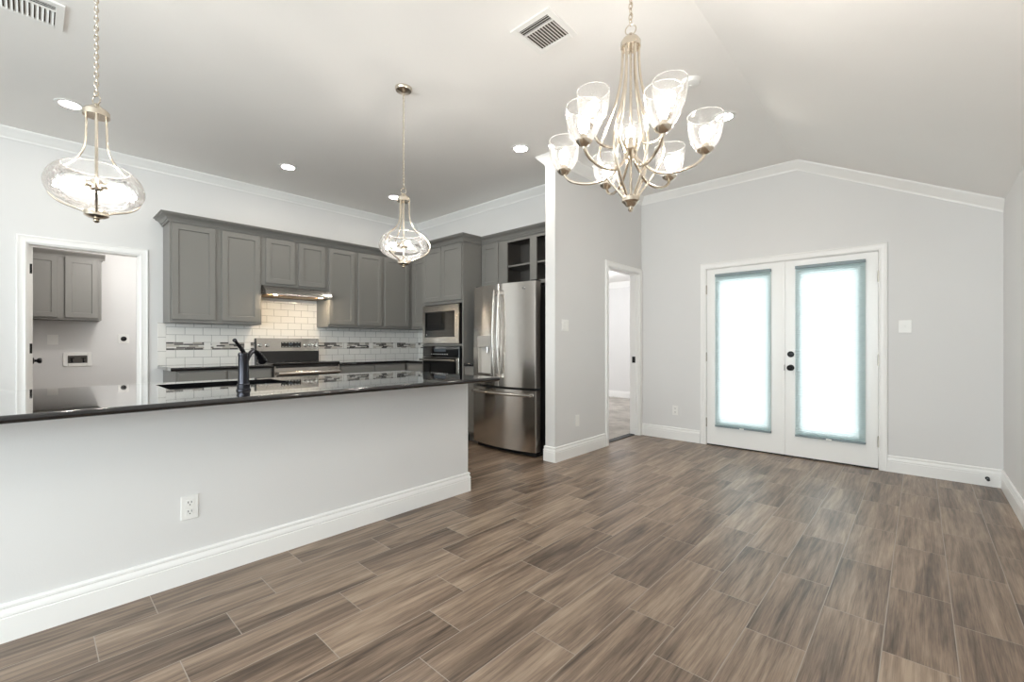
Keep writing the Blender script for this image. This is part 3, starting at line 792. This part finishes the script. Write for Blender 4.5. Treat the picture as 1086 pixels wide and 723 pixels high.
for i in range(8):
    mb = MB(); mb.box(0.20+i*0.045, 0.218+i*0.045, -0.0246, -0.0240, 0.520, 0.528); mb.build('button', 'plastic', cp, smooth=False)
mb = MB(); mb.box(0.022, w_-0.050, -0.032, -0.002, 0.004, 0.484, 0.003); od = mb.build('door', 'steel', t, smooth=False)
mb = MB(); mb.box(0.045, w_-0.095, -0.0335, -0.032, 0.05, 0.478, 0.0005); mb.build('window', 'blackgloss', od, smooth=False)
mb = MB(); mb.tube([(0.03, -0.078, 0.452), (w_-0.06, -0.078, 0.452)], 0.0135, 12)
for x in (0.06, w_-0.09): mb.box(x-0.01, x+0.01, -0.075, -0.033, 0.442, 0.462)
mb.build('handle', 'steel', od)

# ------------------------------------------------------------------ refrigerator
FX0, FX1 = -3.822, -2.885; FW = FX1-FX0; FYE = 3.485
t = thing('refrigerator', 'stainless french-door refrigerator with bottom freezer drawer', 'refrigerator', (FX0, FYE, 0))
mb = MB(); mb.box(0.012, FW-0.012, 0.085, 0.650, 0.03, 1.79, 0.004); mb.build('body', 'blackplastic', t, smooth=False)
mb = MB(); mb.box(0.03, FW-0.03, 0.045, 0.62, 0.0, 0.055); mb.build('toe_grille', 'dark', t, smooth=False)
def fy(x):
    s_ = (x/FW)*2-1
    return -0.062*(1-s_*s_)
def curved(mb, x0, x1, z0, z1, back=0.080, n=14, off=0.0, th=None, r=0.008):
    xs = [x0+(x1-x0)*i/n for i in range(n+1)]
    fr = []
    for i, x in enumerate(xs):
        y_ = fy(x)-off
        if th is None and (i == 0 or i == n): y_ += r
        fr.append((x, y_))
    if th is None:
        fr = [fr[0]]+[(x0+r*0.6, fy(x0+r*0.6)-off+0.0015)]+fr[1:-1]+[(x1-r*0.6, fy(x1-r*0.6)-off+0.0015)]+[fr[-1]]
        bk = [(x1, back), (x0, back)]
    else:
        bk = [(x, fy(x)-off+th) for x in xs[::-1]]
    mb.prism(fr+bk, 'z', z0, z1); return mb
MIDX = FW*0.5
# left door with a dispenser recess: built from strips around the opening
DX0, DX1, DZ0, DZ1 = 0.105, 0.345, 0.845, 1.135
mb = MB(); curved(mb, 0.0, MIDX-0.003, 0.715, DZ0); curved(mb, 0.0, MIDX-0.003, DZ1, 1.82)
curved(mb, 0.0, DX0, DZ0, DZ1, n=4, th=0.05); curved(mb, DX1, MIDX-0.003, DZ0, DZ1, n=4, th=0.05)
mb.box(0.0, MIDX-0.003, 0.03, 0.08, DZ0, DZ1)
ldoor = mb.build('door', 'fridge_steel', t)
mb = MB(); curved(mb, DX0-0.008, DX1+0.008, DZ1, 1.262, off=0.004, th=0.006, n=6); mb.build('dispenser_panel', 'silver', ldoor)
mb = MB(); curved(mb, DX0-0.008, DX1+0.008, DZ0-0.022, DZ0, off=0.006, th=0.012, n=6)
mb.build('drip_tray', 'steel', ldoor)
mb = MB(); mb.box(DX0, DX1, 0.022, 0.0295, DZ0, DZ1); mb.box(DX0, DX0+0.004, -0.02, 0.022, DZ0, DZ1); mb.build('dispenser_recess', 'recess', ldoor, smooth=False)
mb = MB(); mb.cyl((0.225, 0.005, 1.085), (0.225, 0.005, 1.134), 0.014, 12); mb.cyl((0.225, 0.005, 1.07), (0.225, 0.005, 1.085), 0.008, 10); mb.build('spout', 'chrome', ldoor)
mb = MB(); mb.box(0.300, 0.334, -0.012, 0.02, 0.965, 1.12, 0.004); mb.build('paddle', 'blackplastic', ldoor)
mb = MB(); curved(mb, MIDX+0.003, FW, 0.715, 1.82); rdoor = mb.build('door', 'fridge_steel', t)
mb = MB(); mb.lathe([(0.017, 0), (0.017, 0.003), (0.014, 0.004), (0, 0.004)], 20, Matrix.Translation((0.80, fy(0.80)-0.0005, 1.755)) @ Matrix.Rotation(PI/2, 4, 'X')); mb.build('badge', 'chrome', rdoor)
mb = MB(); curved(mb, 0.0, FW, 0.055, 0.690, n=24); fdoor = mb.build('freezer_drawer', 'fridge_steel', t)
for x, dpar in ((MIDX-0.036, ldoor), (MIDX+0.036, rdoor)):
    mb = MB(); y0 = fy(x)
    pts = catmull([(x, y0-0.032, 0.80), (x, y0-0.048, 0.95), (x, y0-0.062, 1.27), (x, y0-0.048, 1.60), (x, y0-0.032, 1.752)], 6)
    mb.tube(pts, 0.0125, 12)
    for z in (0.83, 1.722): mb.box(x-0.011, x+0.011, y0-0.040, y0+0.004, z-0.020, z+0.020, 0.003)
    mb.build('handle', 'steel', dpar)
mb = MB(); pts = [(x, fy(x)-0.042, 0.640) for x in [0.035+(FW-0.07)*i/20 for i in range(21)]]
mb.tube(pts, 0.0145, 12)
for x in (0.065, FW-0.065): mb.box(x-0.018, x+0.018, fy(x)-0.045, fy(x)+0.004, 0.628, 0.652, 0.003)
mb.build('handle', 'steel', fdoor)
for x in (0.05, FW-0.05):
    mb = MB(); mb.box(x-0.035, x+0.035, 0.02, 0.11, 1.821, 1.838, 0.004); mb.build('hinge_cover', 'blackplastic', t)

# ------------------------------------------------------------------ island
IZ0, IZ1 = 0.895, 0.925
IX0, IX1, IY0, IY1 = -3.55, -2.300, -1.75, 2.364
SX0, SX1, SY0, SY1 = -3.37, -2.95, 0.50, 1.14
b = bmesh.new()
xs = [IX0, SX0, SX1, IX1]; ys = [IY0, SY0, SY1, IY1]
g = [[b.verts.new((x, y, IZ0)) for y in ys] for x in xs]
fs = [b.faces.new([g[i][j], g[i+1][j], g[i+1][j+1], g[i][j+1]]) for i in range(3) for j in range(3) if not (i == 1 and j == 1)]
r = bmesh.ops.extrude_face_region(b, geom=fs); vv = [q for q in r['geom'] if isinstance(q, bmesh.types.BMVert)]
bmesh.ops.translate(b, verts=vv, vec=(0, 0, IZ1-IZ0)); bmesh.ops.recalc_face_normals(b, faces=b.faces[:])
def onb(v): return abs(v.co.x-IX0) < 1e-5 or abs(v.co.x-IX1) < 1e-5 or abs(v.co.y-IY0) < 1e-5 or abs(v.co.y-IY1) < 1e-5
es = [e for e in b.edges if all(onb(v) for v in e.verts) and abs(e.verts[0].co.z-e.verts[1].co.z) < 1e-5
      and any(abs(f_.normal.z) < 0.1 for f_ in e.link_faces)]
bmesh.ops.bevel(b, geom=es, offset=0.014, segments=4, affect='EDGES', profile=0.5)
mb = MB(); mb.merge(b); o = flat_faces(mb.build('island_countertop', 'granite'))
tag(o, 'long polished black granite countertop on the kitchen island', 'countertop')
# island cabinets: a hollow carcass so the sink bowl can hang inside
t = thing('island_cabinet', 'grey base cabinet run on the kitchen side of the island', 'cabinet', (XW2-0.001, 2.350, 0), Q)
L_ = 3.95
mb = MB()
# local x along +y world; local y towards -x world
mb.box(-L_, 0, 0.66, 0.68, 0.10, IZ0-0.001); mb.box(-L_, 0, 0.0, 0.66, 0.10, 0.12); mb.box(-L_, 0, 0.59, 0.61, 0.0, 0.10)
for x in (-L_, -2.2, -0.86, -0.02): mb.box(x, x+0.02, 0.0, 0.66, 0.12, IZ0-0.001)
mb.build('body', 'cab', t, smooth=False)
for i in range(7):
    a = -L_+0.02+i*0.56; m2 = MB()
    shaker(m2, a, a+0.535, 0.13, 0.70, -0.701)
    for v in m2.bm.verts: v.co.y = -v.co.y
    m2.build('door', 'cab', t, smooth=False)
    m2 = MB(); m2.box(a, a+0.535, 0.681, 0.701, 0.72, 0.87, 0.002); m2.build('drawer', 'cab', t, smooth=False)
# sink bowl under the opening
mb = MB(); b = bmesh.new()
def rr(x0, x1, y0, y1, z, r, n=5):
    out = []
    for (cx_, cy_, a0) in ((x1-r, y1-r, 0), (x0+r, y1-r, 90), (x0+r, y0+r, 180), (x1-r, y0+r, 270)):
        for k in range(n+1):
            a = math.radians(a0+90*k/n); out.append((cx_+r*math.cos(a), cy_+r*math.sin(a), z))
    return out
rings = [rr(SX0-0.025, SX1+0.025, SY0-0.025, SY1+0.025, IZ0-0.001, 0.05), rr(SX0+0.006, SX1-0.006, SY0+0.006, SY1-0.006, IZ0-0.001, 0.04),
         rr(SX0+0.010, SX1-0.010, SY0+0.010, SY1-0.010, 0.74, 0.05), rr(SX0+0.04, SX1-0.04, SY0+0.04, SY1-0.04, 0.700, 0.05),
         rr(SX0+0.15, SX1-0.15, SY0+0.27, SY1-0.27, 0.694, 0.04)]
vs = [[b.verts.new(v) for v in R_] for R_ in rings]
for A, B in zip(vs, vs[1:]):
    for k in range(len(A)): b.faces.new([A[k], A[(k+1) % len(A)], B[(k+1) % len(A)], B[k]])
b.faces.new(vs[-1]); mb.merge(b)
sk = mb.build('kitchen_sink', 'blackplastic'); tag(sk, 'black undermount sink bowl set into the island countertop', 'sink')
sk.modifiers.new('thickness', 'SOLIDIFY').thickness = 0.003
mb = MB(); mb.lathe([(0.04, 0.6965), (0.04, 0.699), (0.03, 0.699), (0.028, 0.6965)], 24, Matrix.Translation(((SX0+SX1)/2, (SY0+SY1)/2, 0)), close=False); mb.build('drain', 'chrome', sk)

# faucet
FA = math.radians(140)     # heading of the spout in plan
t = thing('faucet', 'dark bronze pull-out faucet standing on the island countertop', 'faucet', (-2.640, 0.760, IZ1), FA)
mb = MB(); mb.lathe([(0.034, 0.0), (0.034, 0.006), (0.030, 0.012), (0.031, 0.030), (0.027, 0.036)], 24); mb.build('base', 'bronze', t)
mb = MB(); mb.lathe([(0.027, 0.036), (0.0255, 0.10), (0.025, 0.180), (0.0265, 0.186), (0.0265, 0.194), (0.022, 0.200), (0, 0.206)], 24); mb.build('body', 'bronze', t)
mb = MB(); pts = catmull([(0.012, 0, 0.130), (0.055, 0, 0.178), (0.105, 0, 0.205), (0.150, 0, 0.200), (0.175, 0, 0.186)], 6)
mb.tube(pts, 0.0125, 14); mb.build('spout', 'bronze', t)
mb = MB(); mb.tube(catmull([(0.160, 0, 0.196), (0.195, 0, 0.176), (0.235, 0, 0.146)], 6), [0.015]*3+[0.017]*3+[0.020]*4+[0.024]*3, 16); mb.build('spray_head', 'bronze', t)
mb = MB(); mb.tube(catmull([(0.0, 0, 0.200), (-0.020, 0.0, 0.218), (-0.055, 0.0, 0.240), (-0.098, 0, 0.266)], 5), [0.011]*6+[0.009]*5+[0.0075]*3+[0.010]*2, 12); mb.build('lever', 'bronze', t)

# ------------------------------------------------------------------ light fixtures
def chain(mb, x, y, z0, z1, link=0.030, wr=0.0022, wd=0.0075):
    n = max(2, int(round((z1-z0)/(link*0.72)))); step = (z1-z0)/n
    for i in range(n):
        zc = z0+step*(i+0.5); h = step*0.5+wr*1.6; pts = []
        for k in range(14):
            a = 2*PI*k/14; u = wd*math.cos(a); v = h*math.sin(a)
            pts.append((x+u, y, zc+v) if i % 2 else (x, y+u, zc+v))
        mb.tube(pts, wr, 5, closed=True)
    mb.tube([(x+0.003, y+0.003, z0), (x+0.003, y+0.003, z1)], 0.0014, 5)
    return mb
def ring(mb, x, y, z, R_, r, ang=0.0):
    mb.tube([(x+R_*math.cos(ang)*math.cos(2*PI*k/20), y+R_*math.sin(ang)*math.cos(2*PI*k/20), z+R_*math.sin(2*PI*k/20)) for k in range(20)], r, 6, closed=True)
def place(prof, ang, seg=8):
    return [(r*math.cos(ang), r*math.sin(ang), z) for r, z in prof]

def pendant(loc, label, rot0):
    t = thing('pendant_light', label, 'pendant light', loc, 0, 'glass pendants above the island')
    # origin at the ceiling; z down
    def Z(z): return z-ZC
    mb = MB(); mb.lathe([(0.062, 0.0), (0.062, Z(3.040)), (0.055, Z(3.030)), (0.020, Z(3.022)), (0.008, Z(3.016)), (0, Z(3.015))], 28); mb.build('canopy', 'nickel', t)
    mb = MB(); chain(mb, 0, 0, Z(2.315), Z(3.018)); mb.build('chain', 'nickel', t)
    mb = MB(); ring(mb, 0, 0, Z(2.295), 0.021, 0.0028, 0.6); mb.build('loop', 'nickel', t)
    mb = MB(); mb.lathe([(0, Z(2.278)), (0.010, Z(2.276)), (0.022, Z(2.262)), (0.040, Z(2.250)), (0.048, Z(2.240)), (0.048, Z(2.218)), (0, Z(2.218))], 28); mb.build('cap', 'nickel', t)
    prof = [(0.040, 2.222), (0.041, 2.15), (0.045, 2.09), (0.060, 2.045), (0.092, 2.005), (0.142, 1.968), (0.179, 1.928), (0.190, 1.885), (0.174, 1.845), (0.136, 1.815), (0.092, 1.797), (0.056, 1.783), (0.036, 1.768)]
    for k in range(3):
        mb = MB(); a = rot0+k*2*PI/3
        mb.tube(catmull([(r*math.cos(a), r*math.sin(a), Z(z)) for r, z in prof], 5), 0.0048, 8); mb.build('frame_rod', 'nickel', t)
    mb = MB(); mb.cyl((0, 0, Z(2.22)), (0, 0, Z(1.77)), 0.0065, 10); mb.build('stem', 'nickel', t)
    mb = MB(); mb.lathe([(0, Z(1.785)), (0.040, Z(1.782)), (0.044, Z(1.776)), (0.044, Z(1.760)), (0.030, Z(1.752)), (0.014, Z(1.748)), (0.010, Z(1.742)), (0.012, Z(1.736)), (0.006, Z(1.729)), (0, Z(1.728))], 28); mb.build('finial', 'nickel', t)
    gp = [(0.118, 1.978), (0.142, 1.962), (0.165, 1.930), (0.175, 1.888), (0.164, 1.850), (0.130, 1.822), (0.096, 1.804), (0.060, 1.790), (0.042, 1.785)]
    gp = [(v.x, v.z) for v in catmull([(r, 0, z) for r, z in gp], 4)]
    mb = MB(); mb.lathe([(r, Z(z)) for r, z in gp], 48, close=False)
    gb = mb.build('glass_bowl', 'seeded', t)
    mb = MB(); mb.tube([(0.118*math.cos(2*PI*k/40), 0.118*math.sin(2*PI*k/40), Z(1.978)) for k in range(40)], 0.0022, 6, closed=True); mb.build('glass_rim', 'glass_edge', gb)
    mb = MB(); mb.lathe([(0.020, Z(1.925)), (0.024, Z(1.915)), (0.024, Z(1.885)), (0.016, Z(1.875))], 20); mb.build('socket_hub', 'nickel', t)
    for k in range(3):
        a = rot0+PI/3+k*2*PI/3; m = Matrix.Rotation(a, 4, 'Z') @ Matrix.Translation((0, 0, Z(1.900))) @ Matrix.Rotation(PI/2, 4, 'Y')
        mb = MB(); mb.lathe([(0.013, 0.020), (0.014, 0.024), (0.014, 0.052), (0, 0.053)], 16, m); so = mb.build('socket', 'nickel', t)
        mb = MB(); mb.lathe([(0.008, 0.053), (0.011, 0.062), (0.0145, 0.076), (0.0135, 0.088), (0.008, 0.102), (0.003, 0.112), (0, 0.114)], 16, m); mb.build('bulb', 'pendant_bulb', t)
    return t
pendant((-2.79, 1.85, ZC), 'glass bowl pendant light above the island end nearest the refrigerator', math.radians(49.5))
pendant((-2.79, 0.20, ZC), 'glass bowl pendant light in front of the laundry doorway', math.radians(-4))

# chandelier
CX, CY_ = -0.98, 1.87
t = thing('chandelier', 'nine-light nickel chandelier with seeded glass shades', 'chandelier', (CX, CY_, ZC))
def Z(z): return z-ZC
mb = MB(); mb.lathe([(0.065, 0.0), (0.065, Z(3.038)), (0.055, Z(3.026)), (0.02, Z(3.018)), (0, Z(3.016))], 28); mb.build('canopy', 'nickel', t)
mb = MB(); chain(mb, 0, 0, Z(2.640), Z(3.018), 0.036, 0.0026, 0.009); mb.build('chain', 'nickel', t)
mb = MB(); ring(mb, 0, 0, Z(2.618), 0.024, 0.003, 0.3); mb.build('loop', 'nickel', t)
mb = MB(); mb.lathe([(0, Z(2.600)), (0.012, Z(2.598)), (0.020, Z(2.585)), (0.036, Z(2.575)), (0.045, Z(2.560)), (0.045, Z(2.535)), (0, Z(2.535))], 28); mb.build('top_cap', 'nickel', t)
VD = math.radians(42.68)   # lateral direction seen from the room side
def az(theta): return VD+math.radians(theta)
cage = [(0.036, 2.540), (0.038, 2.46), (0.046, 2.38), (0.070, 2.28), (0.108, 2.18), (0.138, 2.09), (0.140, 2.03), (0.118, 1.97), (0.080, 1.91), (0.045, 1.865), (0.026, 1.835)]
for k in range(6):
    a = az(165+60*k); mb = MB()
    mb.tube(catmull([(r*math.cos(a), r*math.sin(a), Z(z)) for r, z in cage], 5), 0.0062, 8); mb.build('cage_rod', 'nickel', t)
mb = MB(); mb.cyl((0, 0, Z(2.54)), (0, 0, Z(1.84)), 0.006, 10); mb.build('stem', 'nickel', t)
mb = MB(); mb.lathe([(0, Z(2.115)), (0.030, Z(2.112)), (0.034, Z(2.106)), (0.034, Z(2.062)), (0.028, Z(2.056)), (0, Z(2.055))], 28); mb.build('collar', 'nickel', t)
mb = MB(); mb.lathe([(0, Z(1.852)), (0.034, Z(1.850)), (0.040, Z(1.844)), (0.040, Z(1.826)), (0.030, Z(1.818)), (0.022, Z(1.806)), (0.012, Z(1.802)), (0.010, Z(1.796)), (0.013, Z(1.790)), (0.007, Z(1.780)), (0, Z(1.779))], 28); mb.build('finial', 'nickel', t)
shade_prof = [(0.028, 0.000), (0.047, 0.016), (0.062, 0.045), (0.070, 0.080), (0.0735, 0.115), (0.072, 0.145)]
shade_prof = [(v.x, v.z) for v in catmull([(r, 0, z) for r, z in shade_prof], 4)]
def arm(theta, R_, zc, start_z, dip):
    a = az(theta); ca, sa = math.cos(a), math.sin(a)
    pr = [(0.022, start_z), (0.028, start_z-0.05), (0.060, dip+0.055), (0.115*R_/0.32, dip+0.012), (R_*0.62, dip), (R_*0.86, dip+0.018), (R_*0.97, dip+0.045), (R_, zc-0.004)]
    mb = MB(); mb.tube(catmull([(r*ca, r*sa, Z(z)) for r, z in pr], 6), 0.0070, 8); am = mb.build('arm', 'nickel', t)
    T = Matrix.Translation((R_*ca, R_*sa, Z(zc)))
    mb = MB(); mb.lathe([(0.010, -0.012), (0.022, -0.006), (0.033, 0.004), (0.036, 0.010), (0.030, 0.012), (0.015, 0.014), (0.0135, 0.040), (0, 0.041)], 24, T); mb.build('cup', 'nickel', am)
    mb = MB(); mb.lathe([(r, z+0.012) for r, z in shade_prof], 36, T, close=False); sh = mb.build('glass_shade', 'seeded', t)
    mb = MB(); mb.tube([(R_*ca+0.072*math.cos(2*PI*k/36), R_*sa+0.072*math.sin(2*PI*k/36), Z(zc)+0.157) for k in range(36)], 0.0018, 6, closed=True); mb.build('rim', 'glass_edge', sh)
    mb = MB(); mb.lathe([(0.010, 0.041), (0.014, 0.052), (0.022, 0.075), (0.0235, 0.088), (0.020, 0.102), (0.010, 0.111), (0, 0.113)], 18, T); mb.build('bulb', 'bulb', t)
for k in range(6): arm(-22+60*k, 0.315, 2.005, 2.075, 1.935)
for k in range(3): arm(-45+120*k, 0.188, 2.150, 2.100, 2.065)

# recessed lights
def can_light(x, y, label):
    t = thing('recessed_light', label, 'recessed light', (x, y, ZC), 0, 'recessed ceiling lights')
    mb = MB(); mb.lathe([(0.062, 0), (0.062, -0.006), (0.088, -0.005), (0.092, 0), ], 32, close=False); mb.build('trim_ring', 'plastic', t)
    mb = MB(); mb.lathe([(0.062, -0.001), (0.062, -0.004), (0, -0.004)], 28); mb.build('lens', 'canlens', t)
can_light(-4.90, 0.20, 'recessed ceiling light in front of the laundry doorway, behind a pendant')
can_light(-4.93, 1.84, 'recessed ceiling light in front of the range hood')
can_light(-4.94, 3.14, 'recessed ceiling light in the kitchen corner behind the pendant chain')
can_light(-2.82, 3.18, 'recessed ceiling light beside the top of the wall next to the refrigerator')
can_light(-1.19, 3.88, 'recessed ceiling light behind the chandelier toward the french doors')
t = thing('smoke_detector', 'round white smoke detector on the ceiling behind the chandelier', 'smoke detector', (-1.205, 3.19, ZC))
mb = MB(); mb.lathe([(0.068, 0), (0.068, -0.012), (0.060, -0.028), (0.040, -0.034), (0, -0.035)], 32); mb.build('housing', 'plastic', t)
mb = MB(); mb.lathe([(0.012, -0.0345), (0.011, -0.038), (0, -0.0385)], 16); mb.build('button', 'plastic', t)

# ceiling vents
def vent(loc, rz, label):
    t = thing('ceiling_vent', label, 'vent', loc, rz, 'ceiling air vents')
    h = 0.145; q = 0.108
    mb = MB()
    for (a, b, c_, d_) in ((-h, -q, -h, h), (q, h, -h, h), (-q, q, -h, -q), (-q, q, q, h)): mb.box(a, b, c_, d_, -0.010, 0.0, 0.002)
    mb.box(-q, q, -0.058, -0.050, -0.010, -0.002)
    mb.build('frame', 'plastic', t, smooth=False)
    mb = MB(); mb.box(-q, q, -q, q, -0.0018, -0.0004); mb.build('duct_shade', 'vent_shade', t, smooth=False)  # flat sheet below the ceiling, duct shade put into its colour
    for i in range(11):
        x = -q+0.010+i*(2*q-0.02)/10
        m2 = MB(); m2.prism([(x-0.0085, -0.003), (x+0.0045, -0.0115), (x+0.0058, -0.0105), (x-0.0072, -0.002)], 'y', -0.0495, q-0.0005); m2.build('slat', 'plastic', t, smooth=False)
    for i in range(3):
        y = -q+0.009+i*0.016
        m2 = MB(); m2.prism([(y+0.0055, -0.003), (y-0.0045, -0.0115), (y-0.0058, -0.0105), (y+0.0042, -0.002)], 'x', -q+0.0005, q-0.0005); m2.build('slat', 'plastic', t, smooth=False)
    return t
vent((-1.665, 2.09, ZC), 0, 'white ceiling air vent beside the chandelier chain')
vent((-3.635, -0.02, ZC), Q, 'white ceiling air vent above the pendant by the laundry doorway')

# ------------------------------------------------------------------ wall plates
def plate(name, label, cat, loc, rz, kind, w_=0.072, group='white wall plates'):
    """front faces local -y"""
    t = thing(name, label, cat, loc, rz, group)
    mb = MB(); mb.box(-w_/2, w_/2, -0.0055, 0, -0.0585, 0.0585, 0.002); mb.build('plate', 'plastic', t)
    if kind == 'outlet':
        for dz in (-0.022, 0.022):
            mb = MB(); mb.box(-0.017, 0.017, -0.0075, -0.0052, dz-0.015, dz+0.015, 0.002); rc = mb.build('receptacle', 'plastic', t)
            for dx in (-0.0065, 0.0065):
                mb = MB(); mb.box(dx-0.0014, dx+0.0014, -0.0079, -0.0072, dz-0.001, dz+0.009); mb.build('slot', 'dark', rc, smooth=False)
            mb = MB(); mb.lathe([(0.0028, 0), (0.0028, 0.0007), (0, 0.0007)], 10, Matrix.Translation((0, -0.0073, dz-0.008)) @ Matrix.Rotation(PI/2, 4, 'X')); mb.build('slot', 'dark', rc)
    elif kind == 'switch':
        n = 2 if w_ > 0.09 else 1
        for i in range(n):
            x = (i-(n-1)/2)*0.046
            mb = MB(); mb.prism([(-0.0052, -0.033), (-0.0085, -0.031), (-0.0062, 0.0), (-0.0100, 0.031), (-0.0052, 0.033)], 'x', x-0.0165, x+0.0165); mb.build('rocker', 'plastic', t)
    elif kind == 'toggle':
        mb = MB(); mb.box(-0.005, 0.005, -0.016, -0.005, -0.004, 0.010, 0.002); mb.build('toggle', 'plastic', t)
    elif kind == 'blank':
        for dz in (-0.042, 0.042):
            mb = MB(); mb.lathe([(0.003, 0), (0.002, 0.001), (0, 0.001)], 10, Matrix.Translation((0, -0.0054, dz)) @ Matrix.Rotation(PI/2, 4, 'X')); mb.build('screw', 'plastic', t)
    return t
plate('wall_outlet', 'white duplex outlet low on the grey island wall', 'outlet', (XW-0.0003, 0.526, 0.366), Q, 'outlet')
plate('light_switch', 'white double switch plate on the wall end beside the refrigerator', 'light switch', (XW-0.0003, 3.668, 1.362), Q, 'switch', 0.115)
plate('blank_plate', 'narrow white blank plate low on the wall beside the refrigerator', 'wall plate', (XW-0.0003, 3.885, 0.365), Q, 'blank', 0.072)
plate('wall_outlet', 'white outlet low on the wall between bedroom doorway and french doors', 'outlet', (-2.203, YF+0.0003, 0.358), 0, 'outlet')
plate('light_switch', 'white switch plate on the wall right of the french doors', 'light switch', (-0.098, YF+0.0003, 1.330), 0, 'toggle', 0.090)
plate('wall_plate', 'white wall plate under the laundry cabinets above the washer box', 'wall plate', (-7.5303, 0.162, 1.222), Q, 'toggle', 0.090)

# door stop on the baseboard
t = thing('door_stop', 'small black door stop on the baseboard right of the french doors', 'door stop', (0.409, YF-0.0155, 0.066), 0)
mb = MB(); mb.lathe([(0.014, 0), (0.013, 0.006), (0.005, 0.008), (0.005, 0.055)], 16, Matrix.Rotation(PI/2, 4, 'X')); mb.build('base', 'black', t)
mb = MB(); mb.lathe([(0.010, 0.055), (0.011, 0.060), (0.010, 0.070), (0, 0.071)], 16, Matrix.Rotation(PI/2, 4, 'X')); mb.build('bumper', 'blackplastic', t)

# ------------------------------------------------------------------ laundry fittings
t = cabinet('laundry_cabinet', 'grey two-door wall cabinet inside the laundry room', (-7.529, -0.10, 0), Q, 0.66, 0.33, 1.45, 2.19,
            [(0.022, 0.300, 1.475, 2.165), (0.352, 0.632, 1.475, 2.165)])
mb = MB()
cr = [(-0.33, 2.165), (-0.342, 2.165), (-0.346, 2.185), (-0.366, 2.205), (-0.385, 2.225), (-0.385, 2.236), (0.0, 2.236), (0.0, 2.191), (-0.33, 2.191)]
mb.prism(cr, 'x', -0.03, 0.69); mb.build('crown', 'cab', t, smooth=False)
t = thing('washer_box', 'white washing machine outlet box with two valves in the laundry wall', 'outlet box', (-7.5303, 0.372, 0.985), Q)
mb = MB()
for (a, b, p, q) in ((-0.125, -0.085, -0.085, 0.085), (0.085, 0.125, -0.085, 0.085), (-0.085, 0.085, -0.085, -0.045), (-0.085, 0.085, 0.045, 0.085)): mb.box(a, b, -0.012, 0, p, q, 0.004)
mb.build('frame', 'plastic', t)
mb = MB(); mb.box(-0.086, 0.086, -0.003, -0.0005, -0.046, 0.046); mb.build('recess', 'cab_in', t, smooth=False)
for x in (-0.05, 0.05):
    mb = MB(); mb.cyl((x, -0.004, -0.03), (x, -0.030, -0.03), 0.010, 10); mb.cyl((x, -0.020, -0.035), (x, -0.020, 0.012), 0.007, 10); mb.box(x-0.022, x+0.022, -0.026, -0.016, 0.010, 0.020, 0.002); mb.build('valve', 'black', t)
t = thing('dryer_outlet', 'white plate with a round black dryer outlet on the laundry wall', 'outlet', (-7.5303, 0.795, 1.238), Q)
mb = MB(); mb.box(-0.055, 0.055, -0.006, 0, -0.058, 0.058, 0.003); mb.build('plate', 'plastic', t)
mb = MB(); mb.lathe([(0.030, 0.005), (0.030, 0.009), (0.026, 0.011), (0, 0.011)], 24, Matrix.Rotation(PI/2, 4, 'X')); mb.build('receptacle', 'black', t)
